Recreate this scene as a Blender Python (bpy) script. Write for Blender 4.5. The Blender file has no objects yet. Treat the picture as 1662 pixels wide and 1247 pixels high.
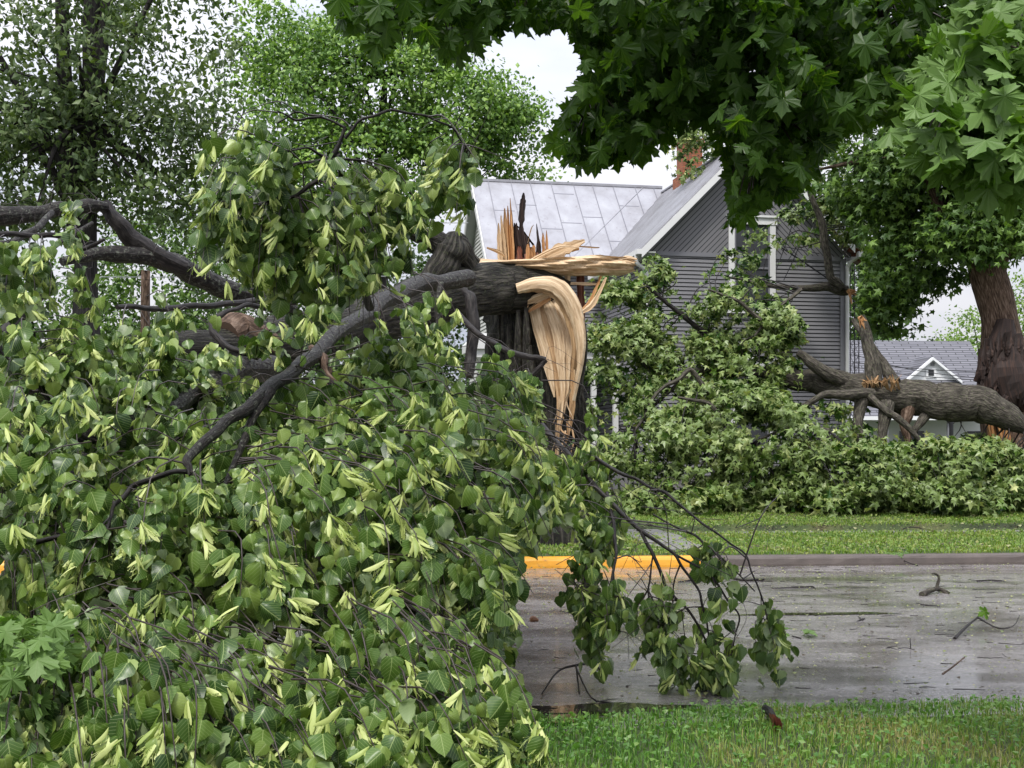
import bpy, math, random
import numpy as np
rng = np.random.default_rng(11); random.seed(11)
C = bpy.context.scene
# ------------------------------------------------------------ camera, world, sun, exposure
F_, YH, EYE = 2000.0, 725.0, 1.6          # focal length in photo pixels, horizon row, eye height
cam = bpy.data.cameras.new('camera'); camo = bpy.data.objects.new('camera', cam); C.collection.objects.link(camo)
camo.location = (0, 0, EYE); camo.rotation_euler = (math.radians(90), 0, 0)
cam.sensor_width = 36; cam.lens = F_/1662*36; cam.shift_y = (YH-623.5)/1662; cam.clip_start = .05; cam.clip_end = 2000
C.camera = camo
SUN_EL, SUN_AZ = math.radians(58), math.radians(205)     # azimuth clockwise from +Y
W = bpy.data.worlds.new('World'); C.world = W; W.use_nodes = True
nt = W.node_tree; nt.nodes.clear(); N = nt.nodes.new; L = nt.links.new
out = N('ShaderNodeOutputWorld'); bg = N('ShaderNodeBackground'); bg.inputs[1].default_value = .12
sxy = N('ShaderNodeSeparateXYZ'); el = N('ShaderNodeMapRange'); el.inputs[1].default_value = 0; el.inputs[2].default_value = 1; el.inputs[3].default_value = .62; el.inputs[4].default_value = 2.1; gm = N('ShaderNodeMix'); gm.data_type = 'RGBA'; gm.blend_type = 'MULTIPLY'; gm.inputs[0].default_value = 1
sky = N('ShaderNodeTexSky'); sky.sky_type = 'NISHITA'; sky.sun_disc = False; sky.sun_elevation = SUN_EL; sky.sun_rotation = SUN_AZ; sky.air_density = 1.5; sky.dust_density = 4
tc = N('ShaderNodeTexCoord'); mp = N('ShaderNodeMapping'); mp.inputs['Scale'].default_value = (1, 1, 3.0)
nz = N('ShaderNodeTexNoise'); nz.inputs['Scale'].default_value = 2.6; nz.inputs['Detail'].default_value = 5; nz.inputs['Roughness'].default_value = .5
rp = N('ShaderNodeValToRGB'); rp.color_ramp.elements[0].position = .36; rp.color_ramp.elements[0].color = (4.9, 5.3, 6.4, 1); rp.color_ramp.elements[1].position = .56; rp.color_ramp.elements[1].color = (7.2, 7.2, 7.7, 1)
mx = N('ShaderNodeMix'); mx.data_type = 'RGBA'; mx.inputs[0].default_value = .9
L(tc.outputs['Generated'], mp.inputs[0]); L(mp.outputs[0], nz.inputs['Vector']); L(nz.outputs[0], rp.inputs[0])
L(tc.outputs['Generated'], sxy.inputs[0]); L(sxy.outputs[2], el.inputs[0]); L(rp.outputs[0], gm.inputs[6]); L(el.outputs[0], gm.inputs[7])
L(sky.outputs[0], mx.inputs[6]); L(gm.outputs[2], mx.inputs[7]); L(mx.outputs[2], bg.inputs[0]); L(bg.outputs[0], out.inputs[0])
sl = bpy.data.lights.new('sun', 'SUN'); sl.energy = 2.6; sl.angle = math.radians(11); sl.color = (1, .97, .9)
so = bpy.data.objects.new('sun', sl); C.collection.objects.link(so)
so.rotation_euler = (math.pi/2-SUN_EL, 0, -SUN_AZ+math.pi)
C.view_settings.view_transform = 'Standard'; C.view_settings.look = 'None'; C.view_settings.exposure = .42; C.view_settings.gamma = 1
C.cycles.max_bounces = 7; C.cycles.diffuse_bounces = 3; C.cycles.transmission_bounces = 3; C.cycles.use_adaptive_sampling = True

# ------------------------------------------------------------ helpers
def P(px, py, D): return np.array([(px-831)/F_*D, D, EYE+(YH-py)/F_*D])
def G(px, py, z=0.): D = F_*(EYE-z)/(py-YH); return np.array([(px-831)/F_*D, D, z])
SA = math.atan(.088)                       # yaw of the street
def unit(v): v = np.asarray(v, float); return v/(np.linalg.norm(v, axis=-1, keepdims=True)+1e-9)
class MB:
    def __init__(s): s.V = []; s.F = {}; s.U = {}; s.R = []; s.n = 0
    def add(s, V, F, uv=None, rnd=0.):
        V = np.asarray(V, float).reshape(-1, 3); F = np.asarray(F, int)
        if F.ndim == 1: F = F[None]
        if uv is None: uv = V[:, :2]
        k = F.shape[1]; s.V.append(V); s.F.setdefault(k, []).append(F+s.n); s.U.setdefault(k, []).append(np.asarray(uv)[F].reshape(-1, 2))
        s.R.append(np.broadcast_to(np.asarray(rnd, float), (len(V),))); s.n += len(V)
    def build(s, name, m, parent=None, smooth=False, label=None, cat=None, group=None, kind=None):
        V = np.concatenate(s.V) if s.V else np.zeros((0, 3))
        loc = np.zeros(3)
        if parent is not None: V = V-np.array(parent.location)-(np.array(parent.parent.location) if parent.parent else 0)
        elif kind != 'structure' and len(V) and cat:
            loc = np.array([V[:, 0].mean(), V[:, 1].mean(), V[:, 2].min()]); V = V-loc
        ks = sorted(s.F); Fs = [np.concatenate(s.F[k]) for k in ks]
        li = np.concatenate([f.ravel() for f in Fs]); tot = np.concatenate([np.full(len(f), f.shape[1]) for f in Fs])
        st = np.concatenate([[0], np.cumsum(tot)[:-1]])
        me = bpy.data.meshes.new(name); me.vertices.add(len(V)); me.vertices.foreach_set('co', V.astype('f').ravel())
        me.loops.add(len(li)); me.loops.foreach_set('vertex_index', li.astype('i'))
        me.polygons.add(len(tot)); me.polygons.foreach_set('loop_start', st.astype('i')); me.polygons.foreach_set('loop_total', tot.astype('i'))
        uvl = me.uv_layers.new(name='UVMap'); uvl.data.foreach_set('uv', np.concatenate([np.concatenate(s.U[k]) for k in ks]).astype('f').ravel())
        a = me.attributes.new('rnd', 'FLOAT', 'POINT'); a.data.foreach_set('value', np.concatenate(s.R).astype('f'))
        me.polygons.foreach_set('use_smooth', np.full(len(tot), smooth)); me.update(calc_edges=True); me.validate()
        me.materials.append(m)
        o = bpy.data.objects.new(name, me); C.collection.objects.link(o); o.location = loc
        if parent is not None: o.parent = parent
        tag(o, label, cat, group, kind); return o
def tag(o, label=None, cat=None, group=None, kind=None):
    if label: o['label'] = label
    if cat: o['category'] = cat
    if group: o['group'] = group
    if kind: o['kind'] = kind
def thing(name, loc, label, cat, group=None):
    o = bpy.data.objects.new(name, None); C.collection.objects.link(o); o.location = tuple(float(v) for v in loc); o.empty_display_size = .3
    tag(o, label, cat, group); return o
QB = np.array([[0,3,2,1],[4,5,6,7],[0,1,5,4],[1,2,6,5],[2,3,7,6],[3,0,4,7]])
def box8(mb, v, rnd=0.): mb.add(v, QB, rnd=rnd)
def catmull(P_, n):
    P_ = np.asarray(P_, float); Q = np.vstack([2*P_[0]-P_[1], P_, 2*P_[-1]-P_[-2]]); o = []
    for i in range(len(P_)-1):
        t = np.linspace(0, 1, n, endpoint=False)[:, None]; a, b, c, d = Q[i:i+4]
        o.append(.5*((2*b)+(c-a)*t+(2*a-5*b+4*c-d)*t*t+(3*b-a-3*c+d)*t**3))
    o.append(P_[-1:]); return np.vstack(o)
def tube(mb, pts, rad, n=8, sub=4, jit=.0, cap=True, rnd=None, flat=None):
    """swept tube through pts with radius per point; uv is (metres round, metres along)"""
    A = np.hstack([np.asarray(pts, float), np.asarray(rad, float)[:, None]])
    A = catmull(A, sub) if sub > 1 else A
    c, r = A[:, :3], np.maximum(A[:, 3], .0008); m = len(c)
    T = unit(np.gradient(c, axis=0)); ref = np.array([0, 0, 1.]) if abs(T[0][2]) < .8 else np.array([1., 0, 0])
    x = unit(np.cross(ref, T[0])); X = []
    for t in T: x = unit(x-t*(x@t)); X.append(x)
    X = np.array(X); Y = np.cross(T, X); a = np.arange(n+1)*2*math.pi/n
    k = rng.normal(0, 1, (m, n)); 
    if m > 2: k[1:-1] = (k[:-2]+k[1:-1]*1.3+k[2:])/2.6; k = (k+np.roll(k, 1, 1))*.7
    k = np.hstack([k, k[:, :1]])*jit
    R = r[:, None]*(1+k); V = c[:, None]+R[..., None]*(np.cos(a)[None, :, None]*X[:, None]+np.sin(a)[None, :, None]*Y[:, None])
    l = np.concatenate([[0], np.cumsum(np.linalg.norm(np.diff(c, axis=0), axis=1))]); o = rng.random()*9
    uv = np.stack(np.broadcast_arrays(a[None]*r.max(), l[:, None]+o), -1).reshape(-1, 2)
    i = np.arange(m-1)[:, None]*(n+1)+np.arange(n)[None]
    Fq = np.stack([i, i+1, i+n+2, i+n+1], -1).reshape(-1, 4)
    rr = rng.random() if rnd is None else rnd
    mb.add(V.reshape(-1, 3), Fq, uv, rr)
    if cap:
        mb.add(V[-1][:n], [list(range(n))], np.zeros((n, 2)), rr); mb.add(V[0][:n][::-1], [list(range(n))], np.zeros((n, 2)), rr)
def ribbon(mb, pts, wid, thick, nrm, sub=5, rough=.04, rnd=0., across=9):
    """curved slab: centre line, width per point, thickness, facing nrm; ragged edges"""
    A = catmull(np.hstack([np.asarray(pts, float), np.asarray(wid, float)[:, None]]), sub); c, w = A[:, :3], A[:, 3]; m = len(c)
    T = unit(np.gradient(c, axis=0)); nrm = np.asarray(nrm, float); B = unit(np.cross(T, nrm)); Nn = unit(np.cross(B, T))
    u = np.linspace(-1, 1, across); groove = np.cumsum(rng.normal(0, 1, across)); groove = (groove-groove.mean())*rough*.16
    e = 1+rng.normal(0, rough, (m, 1)); V = c[:, None]+B[:, None]*(u[None, :, None]*w[:, None, None]/2*e[..., None])
    prof = (-.12*u**2)*w.max()*.5
    Vf = V-Nn[:, None]*0+Nn[:, None]*(prof+groove)[None, :, None]; Vb = Vf-Nn[:, None]*thick
    l = np.concatenate([[0], np.cumsum(np.linalg.norm(np.diff(c, axis=0), axis=1))])
    uv = np.stack(np.broadcast_arrays(u[None]*w[:, None]/2, l[:, None]), -1).reshape(-1, 2)
    i = np.arange(m-1)[:, None]*across+np.arange(across-1)[None]; Fq = np.stack([i, i+1, i+across+1, i+across], -1).reshape(-1, 4)
    K = m*across; Fb = Fq[:, ::-1]+K; ed = []
    for j in range(m-1):
        for q in (0, across-1): ed.append([j*across+q, (j+1)*across+q, (j+1)*across+q+K, j*across+q+K])
    for q in range(across-1):
        ed.append([q, q+1, q+1+K, q+K]); a = (m-1)*across+q; ed.append([a, a+1, a+1+K, a+K])
    mb.add(np.vstack([Vf.reshape(-1, 3), Vb.reshape(-1, 3)]), np.vstack([Fq, Fb, np.array(ed)]), np.vstack([uv, uv]), rnd)
def frames(d, n):
    y = unit(d); z = n-(n*y).sum(-1, keepdims=True)*y; z = unit(z); x = np.cross(y, z); return np.stack([x, y, z], -1)
def scatter(mb, tmpls, pos, d, n, size, rnd):
    """many small copies of a few template leaves into one mesh"""
    if len(pos) == 0: return
    R = frames(d, n); ch = rng.integers(0, len(tmpls), len(pos))
    for t, (TV, TF, TU) in enumerate(tmpls):
        k = np.where(ch == t)[0]
        if len(k) == 0: continue
        V = np.einsum('nij,vj->nvi', R[k], TV)*size[k][:, None, None]+pos[k][:, None]
        Fq = TF[None]+(np.arange(len(k))*len(TV))[:, None, None]
        mb.add(V.reshape(-1, 3), Fq.reshape(-1, TF.shape[1]), np.tile(TU, (len(k), 1)), np.repeat(rnd[k], len(TV)))
# leaf templates: base at origin, tip along +Y, face along +Z
def leaf_tmpl(right, mid, fold, curl, wav, seed):
    r = np.random.default_rng(seed); right = np.array(right, float); left = right[1:-1][::-1]*[-1, 1]; outl = np.vstack([right, left])
    ctr = np.array([[0, mid]]); Q = np.vstack([outl, ctr]); 
    z = -fold*np.abs(Q[:, 0])-curl*(Q[:, 1]-.1)**2+r.normal(0, wav, len(Q)); z[-1] = .02
    V = np.column_stack([Q, z]); n = len(outl); Fq = np.array([[i, (i+1) % n, n] for i in range(n)])[:, ::-1]
    return V, Fq, Q
def linden_tmpl(fold, curl, wav, seed):
    r = np.random.default_rng(seed)
    ys = np.array([-.05, .02, .12, .27, .45, .63, .8, .93, 1.06]); ws = np.array([.16, .36, .47, .52, .5, .41, .26, .12, 0])
    V = []; U = []; ym = np.array([.03, .04, .12, .27, .45, .63, .8, .93, 1.06])
    for j, (y, w) in enumerate(zip(ys, ws)):
        for u in (-1, -.5, 0, .5, 1):
            yy = ym[j]+(y-ym[j])*abs(u); xx = w*u; s = (1+.05*(-1)**j) if abs(u) == 1 else 1
            V.append([xx*s, yy, -fold*abs(xx)**1.3-curl*(yy-.1)**2+(r.normal(0, wav) if abs(u) == 1 else 0)+(.02 if u == 0 else 0)]); U.append([xx, yy])
    Fq = []
    for j in range(8):
        for q in range(4): a = j*5+q; Fq.append([a, a+1, a+6, a+5])
    return np.array(V), np.array(Fq), np.array(U)
LINDEN = [linden_tmpl(1.3, .7, .06, 6), linden_tmpl(.7, -.4, .08, 7), linden_tmpl(.15, .1, .02, 1), linden_tmpl(.55, .3, .03, 2), linden_tmpl(.3, -.15, .05, 3), linden_tmpl(.9, .15, .03, 4), linden_tmpl(-.2, .45, .05, 5)]
MAPLE_R = [(0,0),(.16,-.08),(.36,-.16),(.37,-.02),(.50,.04),(.40,.12),(.30,.17),(.46,.27),(.66,.33),(.62,.45),(.72,.60),(.54,.58),(.42,.62),(.20,.50),(.24,.66),(.36,.80),(.18,.82),(.10,.93),(0,1.08)]
MAPLE = [leaf_tmpl(MAPLE_R, .33, .12, .15, .02, 1), leaf_tmpl(MAPLE_R, .33, .3, .35, .04, 2), leaf_tmpl(MAPLE_R, .33, .05, .5, .05, 3), leaf_tmpl(MAPLE_R, .33, .5, .1, .04, 4)]
MAPLE_S = [leaf_tmpl([(0,0),(.36,-.14),(.3,.15),(.7,.5),(.22,.5),(0,1.05)], .33, f, c, .05, s) for f, c, s in ((.2, .2, 1), (.5, .4, 2), (0, .5, 3))]
def simple_leaf(w, fold):
    V = np.array([[0,0,0],[w,.45,-fold*w],[0,.5,.0],[-w,.45,-fold*w],[0,1,-.12]]); return V, np.array([[0,1,2],[1,4,2],[2,4,3],[0,2,3]]), V[:, :2]
SMALL = [simple_leaf(.36, .3), simple_leaf(.46, .8), simple_leaf(.3, -.4)]
NARROW = [simple_leaf(.2, .3), simple_leaf(.26, .6)]
def bract_tmpl(bend, tw, seed):
    r = np.random.default_rng(seed); V = []; U = []; Fq = []
    ys = np.linspace(0, 1, 7); ws = [.02, .06, .085, .095, .095, .08, .03]
    for y, w in zip(ys, ws):
        for u in (-1, 0, 1):
            a = tw*y; xx = w*u; V.append([xx*math.cos(a)+bend*y*y*.5, y*(1-.1*abs(bend)*y), xx*math.sin(a)-abs(u)*.03+bend*.3*math.sin(y*3)]); U.append([xx, y])
    for j in range(6):
        for q in (0, 1): a = j*3+q; Fq.append([a, a+1, a+4, a+3])
    # fruit stalks with small green nutlets
    for k in range(3):
        b = len(V); e = np.array([r.uniform(-.25, .25), r.uniform(.75, 1.1), r.uniform(-.1, .2)]); s = np.array([0, .4, .01]); m = (s+e)/2+[.04, 0, .03]
        for q in (s, m, e):
            V += [list(q+[-.007, 0, 0]), list(q+[.007, 0, 0])]; U += [[0, .5]]*2
        Fq += [[b, b+1, b+3, b+2], [b+2, b+3, b+5, b+4]]
        b = len(V); R_ = .036
        for q in ((0,0,-1),(1,0,0),(0,0,1),(-1,0,0),(0,1,0),(0,-1,0)): V.append(list(e+np.array(q)*R_)); U.append([0, .5])
        Fq += [[b, b+1, b+2, b+4], [b+2, b+3, b, b+4], [b, b+5, b+2, b+1], [b+2, b+5, b, b+3]]
    return np.array(V), np.array(Fq), np.array(U)
BRACT = [bract_tmpl(.1, .4, 1), bract_tmpl(-.35, .9, 2), bract_tmpl(.45, -.6, 3), bract_tmpl(-.1, -1.2, 4)]
def proj(p): return np.column_stack([831+p[:, 0]/p[:, 1]*F_, YH-(p[:, 2]-EYE)/p[:, 1]*F_])
def inpoly(p, poly):
    x, y = p[:, 0], p[:, 1]; c = np.zeros(len(p), bool)
    for i in range(len(poly)):
        (x1, y1), (x2, y2) = poly[i][:2], poly[i-1][:2]; c ^= ((y1 > y) != (y2 > y)) & (x < (x2-x1)*(y-y1)/(y2-y1+1e-9)+x1)
    return c
def keep_(p, regs):
    """gaps in the foliage: True where a leaf may grow.  regs: (outline, nearer than, share removed) or ('line', pts(x,y,D), half width, share)"""
    k = np.ones(len(p), bool); q = proj(p); r = rng.random(len(p))
    for g in regs:
        if g[0] == 'line':
            L_ = np.array(g[1], float)
            for a, b in zip(L_[:-1], L_[1:]):
                t = np.clip(((q-a[:2])@(b[:2]-a[:2]))/((b[:2]-a[:2])@(b[:2]-a[:2])), 0, 1); d = np.linalg.norm(q-(a[:2]+t[:, None]*(b[:2]-a[:2])), axis=1); D = a[2]+t*(b[2]-a[2]); k &= ~((d < g[2]) & (p[:, 1] < D) & (r < g[3]))
        else: k &= ~(inpoly(q, g[0]) & (p[:, 1] < g[1]) & (r < g[2]))
    return k
def lumps(p, wl, thr, seed=0.):
    """clumpy growth: True inside the fuller clumps"""
    q = p*(2*math.pi/wl); x, y, z = q[:, 0]+seed, q[:, 1]*.8, q[:, 2]*1.1
    v = np.sin(x+1.4*np.sin(z*.7+seed))+np.sin(z+1.2*np.sin(x*.6+1))+.8*np.sin(y+x*.5)+.7*np.sin(x*2.1-z*1.7+y); return v > thr
def in_blobs(blobs, n, surf=.6):
    """n points spread through ellipsoids (px,py,D, rx_px, ry_px, rd_m, weight)"""
    w = np.array([b[6] for b in blobs], float); idx = rng.choice(len(blobs), n, p=w/w.sum())
    u = unit(rng.normal(size=(n, 3)))*(rng.random((n, 1))**(1/3))**surf
    c = np.array([P(*b[:3]) for b in blobs]); r = np.array([[b[3]/F_*b[2], b[5], b[4]/F_*b[2]] for b in blobs])
    return c[idx]+u*r[idx], u, idx

# ------------------------------------------------------------ materials
def mat(name):
    m = bpy.data.materials.new(name); m.use_nodes = True; t = m.node_tree
    return m, t, t.nodes['Principled BSDF'], t.nodes['Material Output']
def ramp(t, elems):
    r = t.nodes.new('ShaderNodeValToRGB'); e = r.color_ramp.elements
    while len(e) < len(elems): e.new(.5)
    for i, (p, c) in enumerate(elems): e[i].position = p; e[i].color = (*c, 1)
    return r
def noise(t, scale, vec=None, detail=4, rough=.55, stretch=None):
    n = t.nodes.new('ShaderNodeTexNoise'); n.inputs['Scale'].default_value = scale; n.inputs['Detail'].default_value = detail; n.inputs['Roughness'].default_value = rough
    if vec is None: vec = t.nodes.new('ShaderNodeTexCoord').outputs['Object']
    if stretch: q = t.nodes.new('ShaderNodeMapping'); q.inputs['Scale'].default_value = stretch; t.links.new(vec, q.inputs[0]); vec = q.outputs[0]
    t.links.new(vec, n.inputs['Vector']); return n
def bump(t, h, strength, dist, b, prev=None):
    q = t.nodes.new('ShaderNodeBump'); q.inputs['Strength'].default_value = strength; q.inputs['Distance'].default_value = dist; t.links.new(h, q.inputs['Height'])
    if prev: t.links.new(prev, q.inputs['Normal'])
    t.links.new(q.outputs[0], b.inputs['Normal']); return q.outputs[0]
def mixc(t, fac, a, b, mode='MIX'):
    m = t.nodes.new('ShaderNodeMix'); m.data_type = 'RGBA'; m.blend_type = mode
    for s, v in ((0, fac), (6, a), (7, b)):
        if hasattr(v, 'links'): t.links.new(v, m.inputs[s])
        elif s == 0: m.inputs[0].default_value = v
        else: m.inputs[s].default_value = (*v, 1)
    return m.outputs[2]
def math_(t, op, a, b=0.):
    m = t.nodes.new('ShaderNodeMath'); m.operation = op
    for i, v in enumerate((a, b)):
        if hasattr(v, 'links'): t.links.new(v, m.inputs[i])
        else: m.inputs[i].default_value = v
    return m.outputs[0]
def leafmat(name, cols, back=None, trans=.3, rough=.4, veins=0., spec=.5, tint=(1.25, 1.35, .5)):
    m, t, b, o = mat(name); at = t.nodes.new('ShaderNodeAttribute'); at.attribute_name = 'rnd'
    r = ramp(t, [(i/(len(cols)-1), c) for i, c in enumerate(cols)]); t.links.new(at.outputs['Fac'], r.inputs[0]); col = r.outputs[0]
    n = noise(t, 9, detail=3); col = mixc(t, math_(t, 'MULTIPLY', n.outputs[0], .5), col, mixc(t, 1, col, (.62, .66, .5), 'MULTIPLY'))
    if veins:
        uv = t.nodes.new('ShaderNodeUVMap'); sx = t.nodes.new('ShaderNodeSeparateXYZ'); t.links.new(uv.outputs[0], sx.inputs[0])
        ax = math_(t, 'ABSOLUTE', sx.outputs[0]); mid = math_(t, 'LESS_THAN', ax, .018)
        q = math_(t, 'FRACT', math_(t, 'MULTIPLY', math_(t, 'SUBTRACT', sx.outputs[1], math_(t, 'MULTIPLY', ax, .75)), 6.5)); side = math_(t, 'LESS_THAN', q, .13)
        v = math_(t, 'MAXIMUM', mid, math_(t, 'MULTIPLY', side, .55)); col = mixc(t, math_(t, 'MULTIPLY', v, veins), col, (.3, .38, .14))
        bump(t, math_(t, 'SUBTRACT', 1, v), .5, .004, b)
    if back:
        ge = t.nodes.new('ShaderNodeNewGeometry'); col = mixc(t, ge.outputs['Backfacing'], col, mixc(t, .75, col, back))
    t.links.new(col, b.inputs['Base Color']); b.inputs['Roughness'].default_value = rough; b.inputs['Specular IOR Level'].default_value = spec
    tr = t.nodes.new('ShaderNodeBsdfTranslucent'); t.links.new(mixc(t, 1, col, tint, 'MULTIPLY'), tr.inputs[0])
    ms = t.nodes.new('ShaderNodeMixShader'); ms.inputs[0].default_value = trans; t.links.new(b.outputs[0], ms.inputs[1]); t.links.new(tr.outputs[0], ms.inputs[2]); t.links.new(ms.outputs[0], o.inputs[0]); return m
def bark(name, c0, c1, c2, furrow=1., moss=None, rough=.75, su=26, sv=4.5):
    m, t, b, o = mat(name); uv = t.nodes.new('ShaderNodeUVMap').outputs[0]
    n1 = noise(t, 1, uv, 6, .6, (su, sv, 1)); n2 = noise(t, 3, None, 4); n3 = noise(t, 60, None, 3)
    r = ramp(t, [(.33, c0), (.5, c1), (.68, c2)]); t.links.new(n1.outputs[0], r.inputs[0]); col = r.outputs[0]
    col = mixc(t, math_(t, 'MULTIPLY', n2.outputs[0], .7), col, mixc(t, 1, col, (.55, .52, .5), 'MULTIPLY'))
    if moss:
        n4 = noise(t, 22, None, 6, .75); q = ramp(t, [(.54, (0,)*3), (.62, (1,)*3)]); t.links.new(n4.outputs[0], q.inputs[0]); col = mixc(t, math_(t, 'MULTIPLY', q.outputs[0], .75), col, moss)
    t.links.new(col, b.inputs['Base Color']); b.inputs['Roughness'].default_value = min(.85, rough+.15); b.inputs['Specular IOR Level'].default_value = .22
    p = bump(t, n1.outputs[0], .9*furrow, .05*furrow, b); bump(t, n3.outputs[0], .35, .006, b, p); return m
def wood(name, c0, c1, c2, rough=.6, su=30, sv=1.5):
    m, t, b, o = mat(name); uv = t.nodes.new('ShaderNodeUVMap').outputs[0]
    n1 = noise(t, 1, uv, 7, .7, (su*.7, sv*1.2, 1)); n2 = noise(t, 4.2, None, 3)
    r = ramp(t, [(.32, c0), (.5, c1), (.66, c2)]); t.links.new(n1.outputs[0], r.inputs[0])
    t.links.new(mixc(t, math_(t, 'MULTIPLY', n2.outputs[0], .55), r.outputs[0], mixc(t, 1, r.outputs[0], (.86, .72, .54), 'MULTIPLY')), b.inputs['Base Color'])
    b.inputs['Roughness'].default_value = rough; bump(t, n1.outputs[0], .5, .012, b); return m
def plain(name, c, rough=.5, var=.25, scale=4, metal=0., bmp=0., bs=40, stretch=None, spec=.5):
    m, t, b, o = mat(name); n = noise(t, scale, None, 5, .6, stretch)
    t.links.new(mixc(t, math_(t, 'MULTIPLY', n.outputs[0], 1.), tuple(x*(1-var) for x in c), tuple(min(1, x*(1+var)) for x in c)), b.inputs['Base Color'])
    b.inputs['Roughness'].default_value = rough; b.inputs['Metallic'].default_value = metal; b.inputs['Specular IOR Level'].default_value = spec
    if bmp: bump(t, noise(t, bs, None, 4).outputs[0], bmp, .01, b)
    return m
M = {}
M['linden'] = leafmat('linden_leaf', [(.018,.048,.010),(.042,.095,.016),(.082,.155,.024),(.15,.235,.04),(.27,.35,.09)], (.26,.33,.17), .15, .36, .8, .42)
M['bract'] = leafmat('bract', [(.24,.33,.07),(.42,.50,.14),(.64,.69,.30)], None, .2, .5, 0)
M['maple_shaded'] = leafmat('maple_leaf_shaded', [(.01,.03,.007),(.022,.06,.010),(.055,.12,.016),(.15,.26,.02)], (.06,.12,.025), .5, .4, .35, .35, (1.9, 2.0, .4))  # overhanging boughs: canopy shade put into the darker leaf colours
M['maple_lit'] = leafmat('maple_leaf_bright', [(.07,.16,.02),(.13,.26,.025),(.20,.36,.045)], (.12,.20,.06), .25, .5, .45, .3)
M['maple_fallen'] = leafmat('maple_leaf_fallen', [(.01,.036,.005),(.025,.075,.010),(.055,.13,.018),(.14,.24,.04),(.58,.60,.26)], (.16,.22,.06), .14, .42)
M['bg_dark'] = leafmat('tree_leaf_dark', [(.025,.055,.01),(.05,.10,.018),(.09,.16,.03)], None, .3, .5)
M['bg_mid'] = leafmat('tree_leaf_mid', [(.035,.085,.015),(.075,.15,.022),(.18,.30,.05)], None, .2, .5)
M['bg_bright'] = leafmat('tree_leaf_bright', [(.05,.12,.02),(.13,.25,.04),(.32,.48,.10)], None, .25, .5)
M['bg_yellow'] = leafmat('tree_leaf_yellow', [(.09,.17,.03),(.16,.27,.05),(.26,.38,.09)], None, .35, .5)
M['locust'] = leafmat('fine_leaf', [(.045,.08,.028),(.085,.14,.042),(.16,.22,.075)], None, .3, .5)
M['bark_wet'] = bark('linden_bark', (.004,.004,.004), (.03,.027,.023), (.13,.12,.10), 1.6, (.055,.065,.03), .5, 17, 2.6)
M['bark_limb'] = bark('limb_bark', (.005,.004,.004), (.018,.015,.014), (.055,.048,.042), .8, (.13,.14,.11), .38, 34, 12)
M['bark_dark'] = bark('dark_limb_bark', (.006,.005,.005), (.018,.015,.014), (.05,.043,.04), .5, None, .38, 30, 9)
M['bark_grey'] = bark('maple_bark', (.02,.017,.014), (.07,.062,.052), (.19,.17,.14), 1.1, (.10,.11,.06), .75, 22, 6)
M['bark_brown'] = bark('brown_bark', (.03,.018,.012), (.13,.085,.06), (.30,.22,.17), 1.1, None, .75, 14, 4)
M['bark_far'] = bark('far_bark', (.012,.011,.011), (.035,.032,.032), (.075,.07,.07), .8, None, .8, 16, 2)
M['twig'] = plain('twig_bark', (.03,.02,.017), .45, .4, 30)
M['wood_pale'] = wood('fresh_wood', (.22,.13,.065), (.55,.41,.26), (.76,.64,.47))
M['wood_tan'] = wood('tan_wood', (.20,.12,.06), (.42,.27,.14), (.60,.44,.26))
M['wood_orange'] = wood('orange_heartwood', (.22,.09,.035), (.45,.24,.10), (.64,.42,.22))
M['wood_dark'] = wood('rotten_wood', (.005,.003,.002), (.02,.01,.008), (.06,.03,.02), .8)
M['wood_red'] = wood('red_heartwood', (.05,.012,.006), (.13,.035,.015), (.25,.09,.04), .6)
# ------------------------------------------------------------ ground, road, kerb
c_, s_ = math.cos(SA), math.sin(SA); O_ = G(831, 906)
EX = np.array([c_, s_, 0]); EY = np.array([-s_, c_, 0])
def S(a, b, z=0.): return np.array([0, O_[1], 0])+EX*a+EY*b+np.array([0, 0, z])      # a along the street, b beyond the far kerb
ROADW = 10.35; RZ = -.15
def edge_near(a): return -ROADW+.10*math.sin(a*1.3+.5)+.07*math.sin(a*3.7)+(.12 if a > 2.6 else 0)+(-.10 if a < 1 else 0)
m, t, b, o = mat('soil'); n = noise(t, 1.1, None, 6); r = ramp(t, [(.35, (.035,.05,.015)), (.5, (.06,.095,.022)), (.62, (.10,.115,.035)), (.75, (.11,.08,.04))]); t.links.new(n.outputs[0], r.inputs[0])
n2 = noise(t, 25, None, 4); t.links.new(mixc(t, n2.outputs[0], r.outputs[0], mixc(t, 1, r.outputs[0], (.4,.4,.35), 'MULTIPLY')), b.inputs['Base Color']); b.inputs['Roughness'].default_value = .9; bump(t, n2.outputs[0], 1, .05, b); M['soil'] = m
def lawn_h(b_): return float(np.interp(b_, [0, .25, 4.4, 5.3, 5.55, 9, 14, 40], [0, .0, .02, .02, .09, .14, .25, .5]))
def sheet(name, A, B, zf, m, label=None):
    A = np.asarray(A); B = np.asarray(B); V = np.array([[S(a, b_, zf(a, b_)) for a in A] for b_ in B]).reshape(-1, 3); n = len(A)
    i = np.arange(len(B)-1)[:, None]*n+np.arange(n-1)[None]; Fq = np.stack([i, i+1, i+n+1, i+n], -1).reshape(-1, 4)
    mb = MB(); mb.add(V, Fq); return mb.build(name, m, smooth=True, kind='structure')
AX = np.concatenate([np.linspace(-400, -30, 6), np.linspace(-28, 30, 117), np.linspace(32, 400, 6)])
def far_z(a, b_): return lawn_h(b_)-(.06 if 4.45 < b_ < 5.45 else 0)+.03*math.sin(a*.9+b_)*(1 if b_ > 6 else .1)
sheet('ground', AX, [.17, .5, 1, 2, 3, 4.4, 4.46, 5.44, 5.56, 6, 7, 8, 9, 10, 12, 14, 20, 30, 60, 120, 900], far_z, M['soil'])
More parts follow.
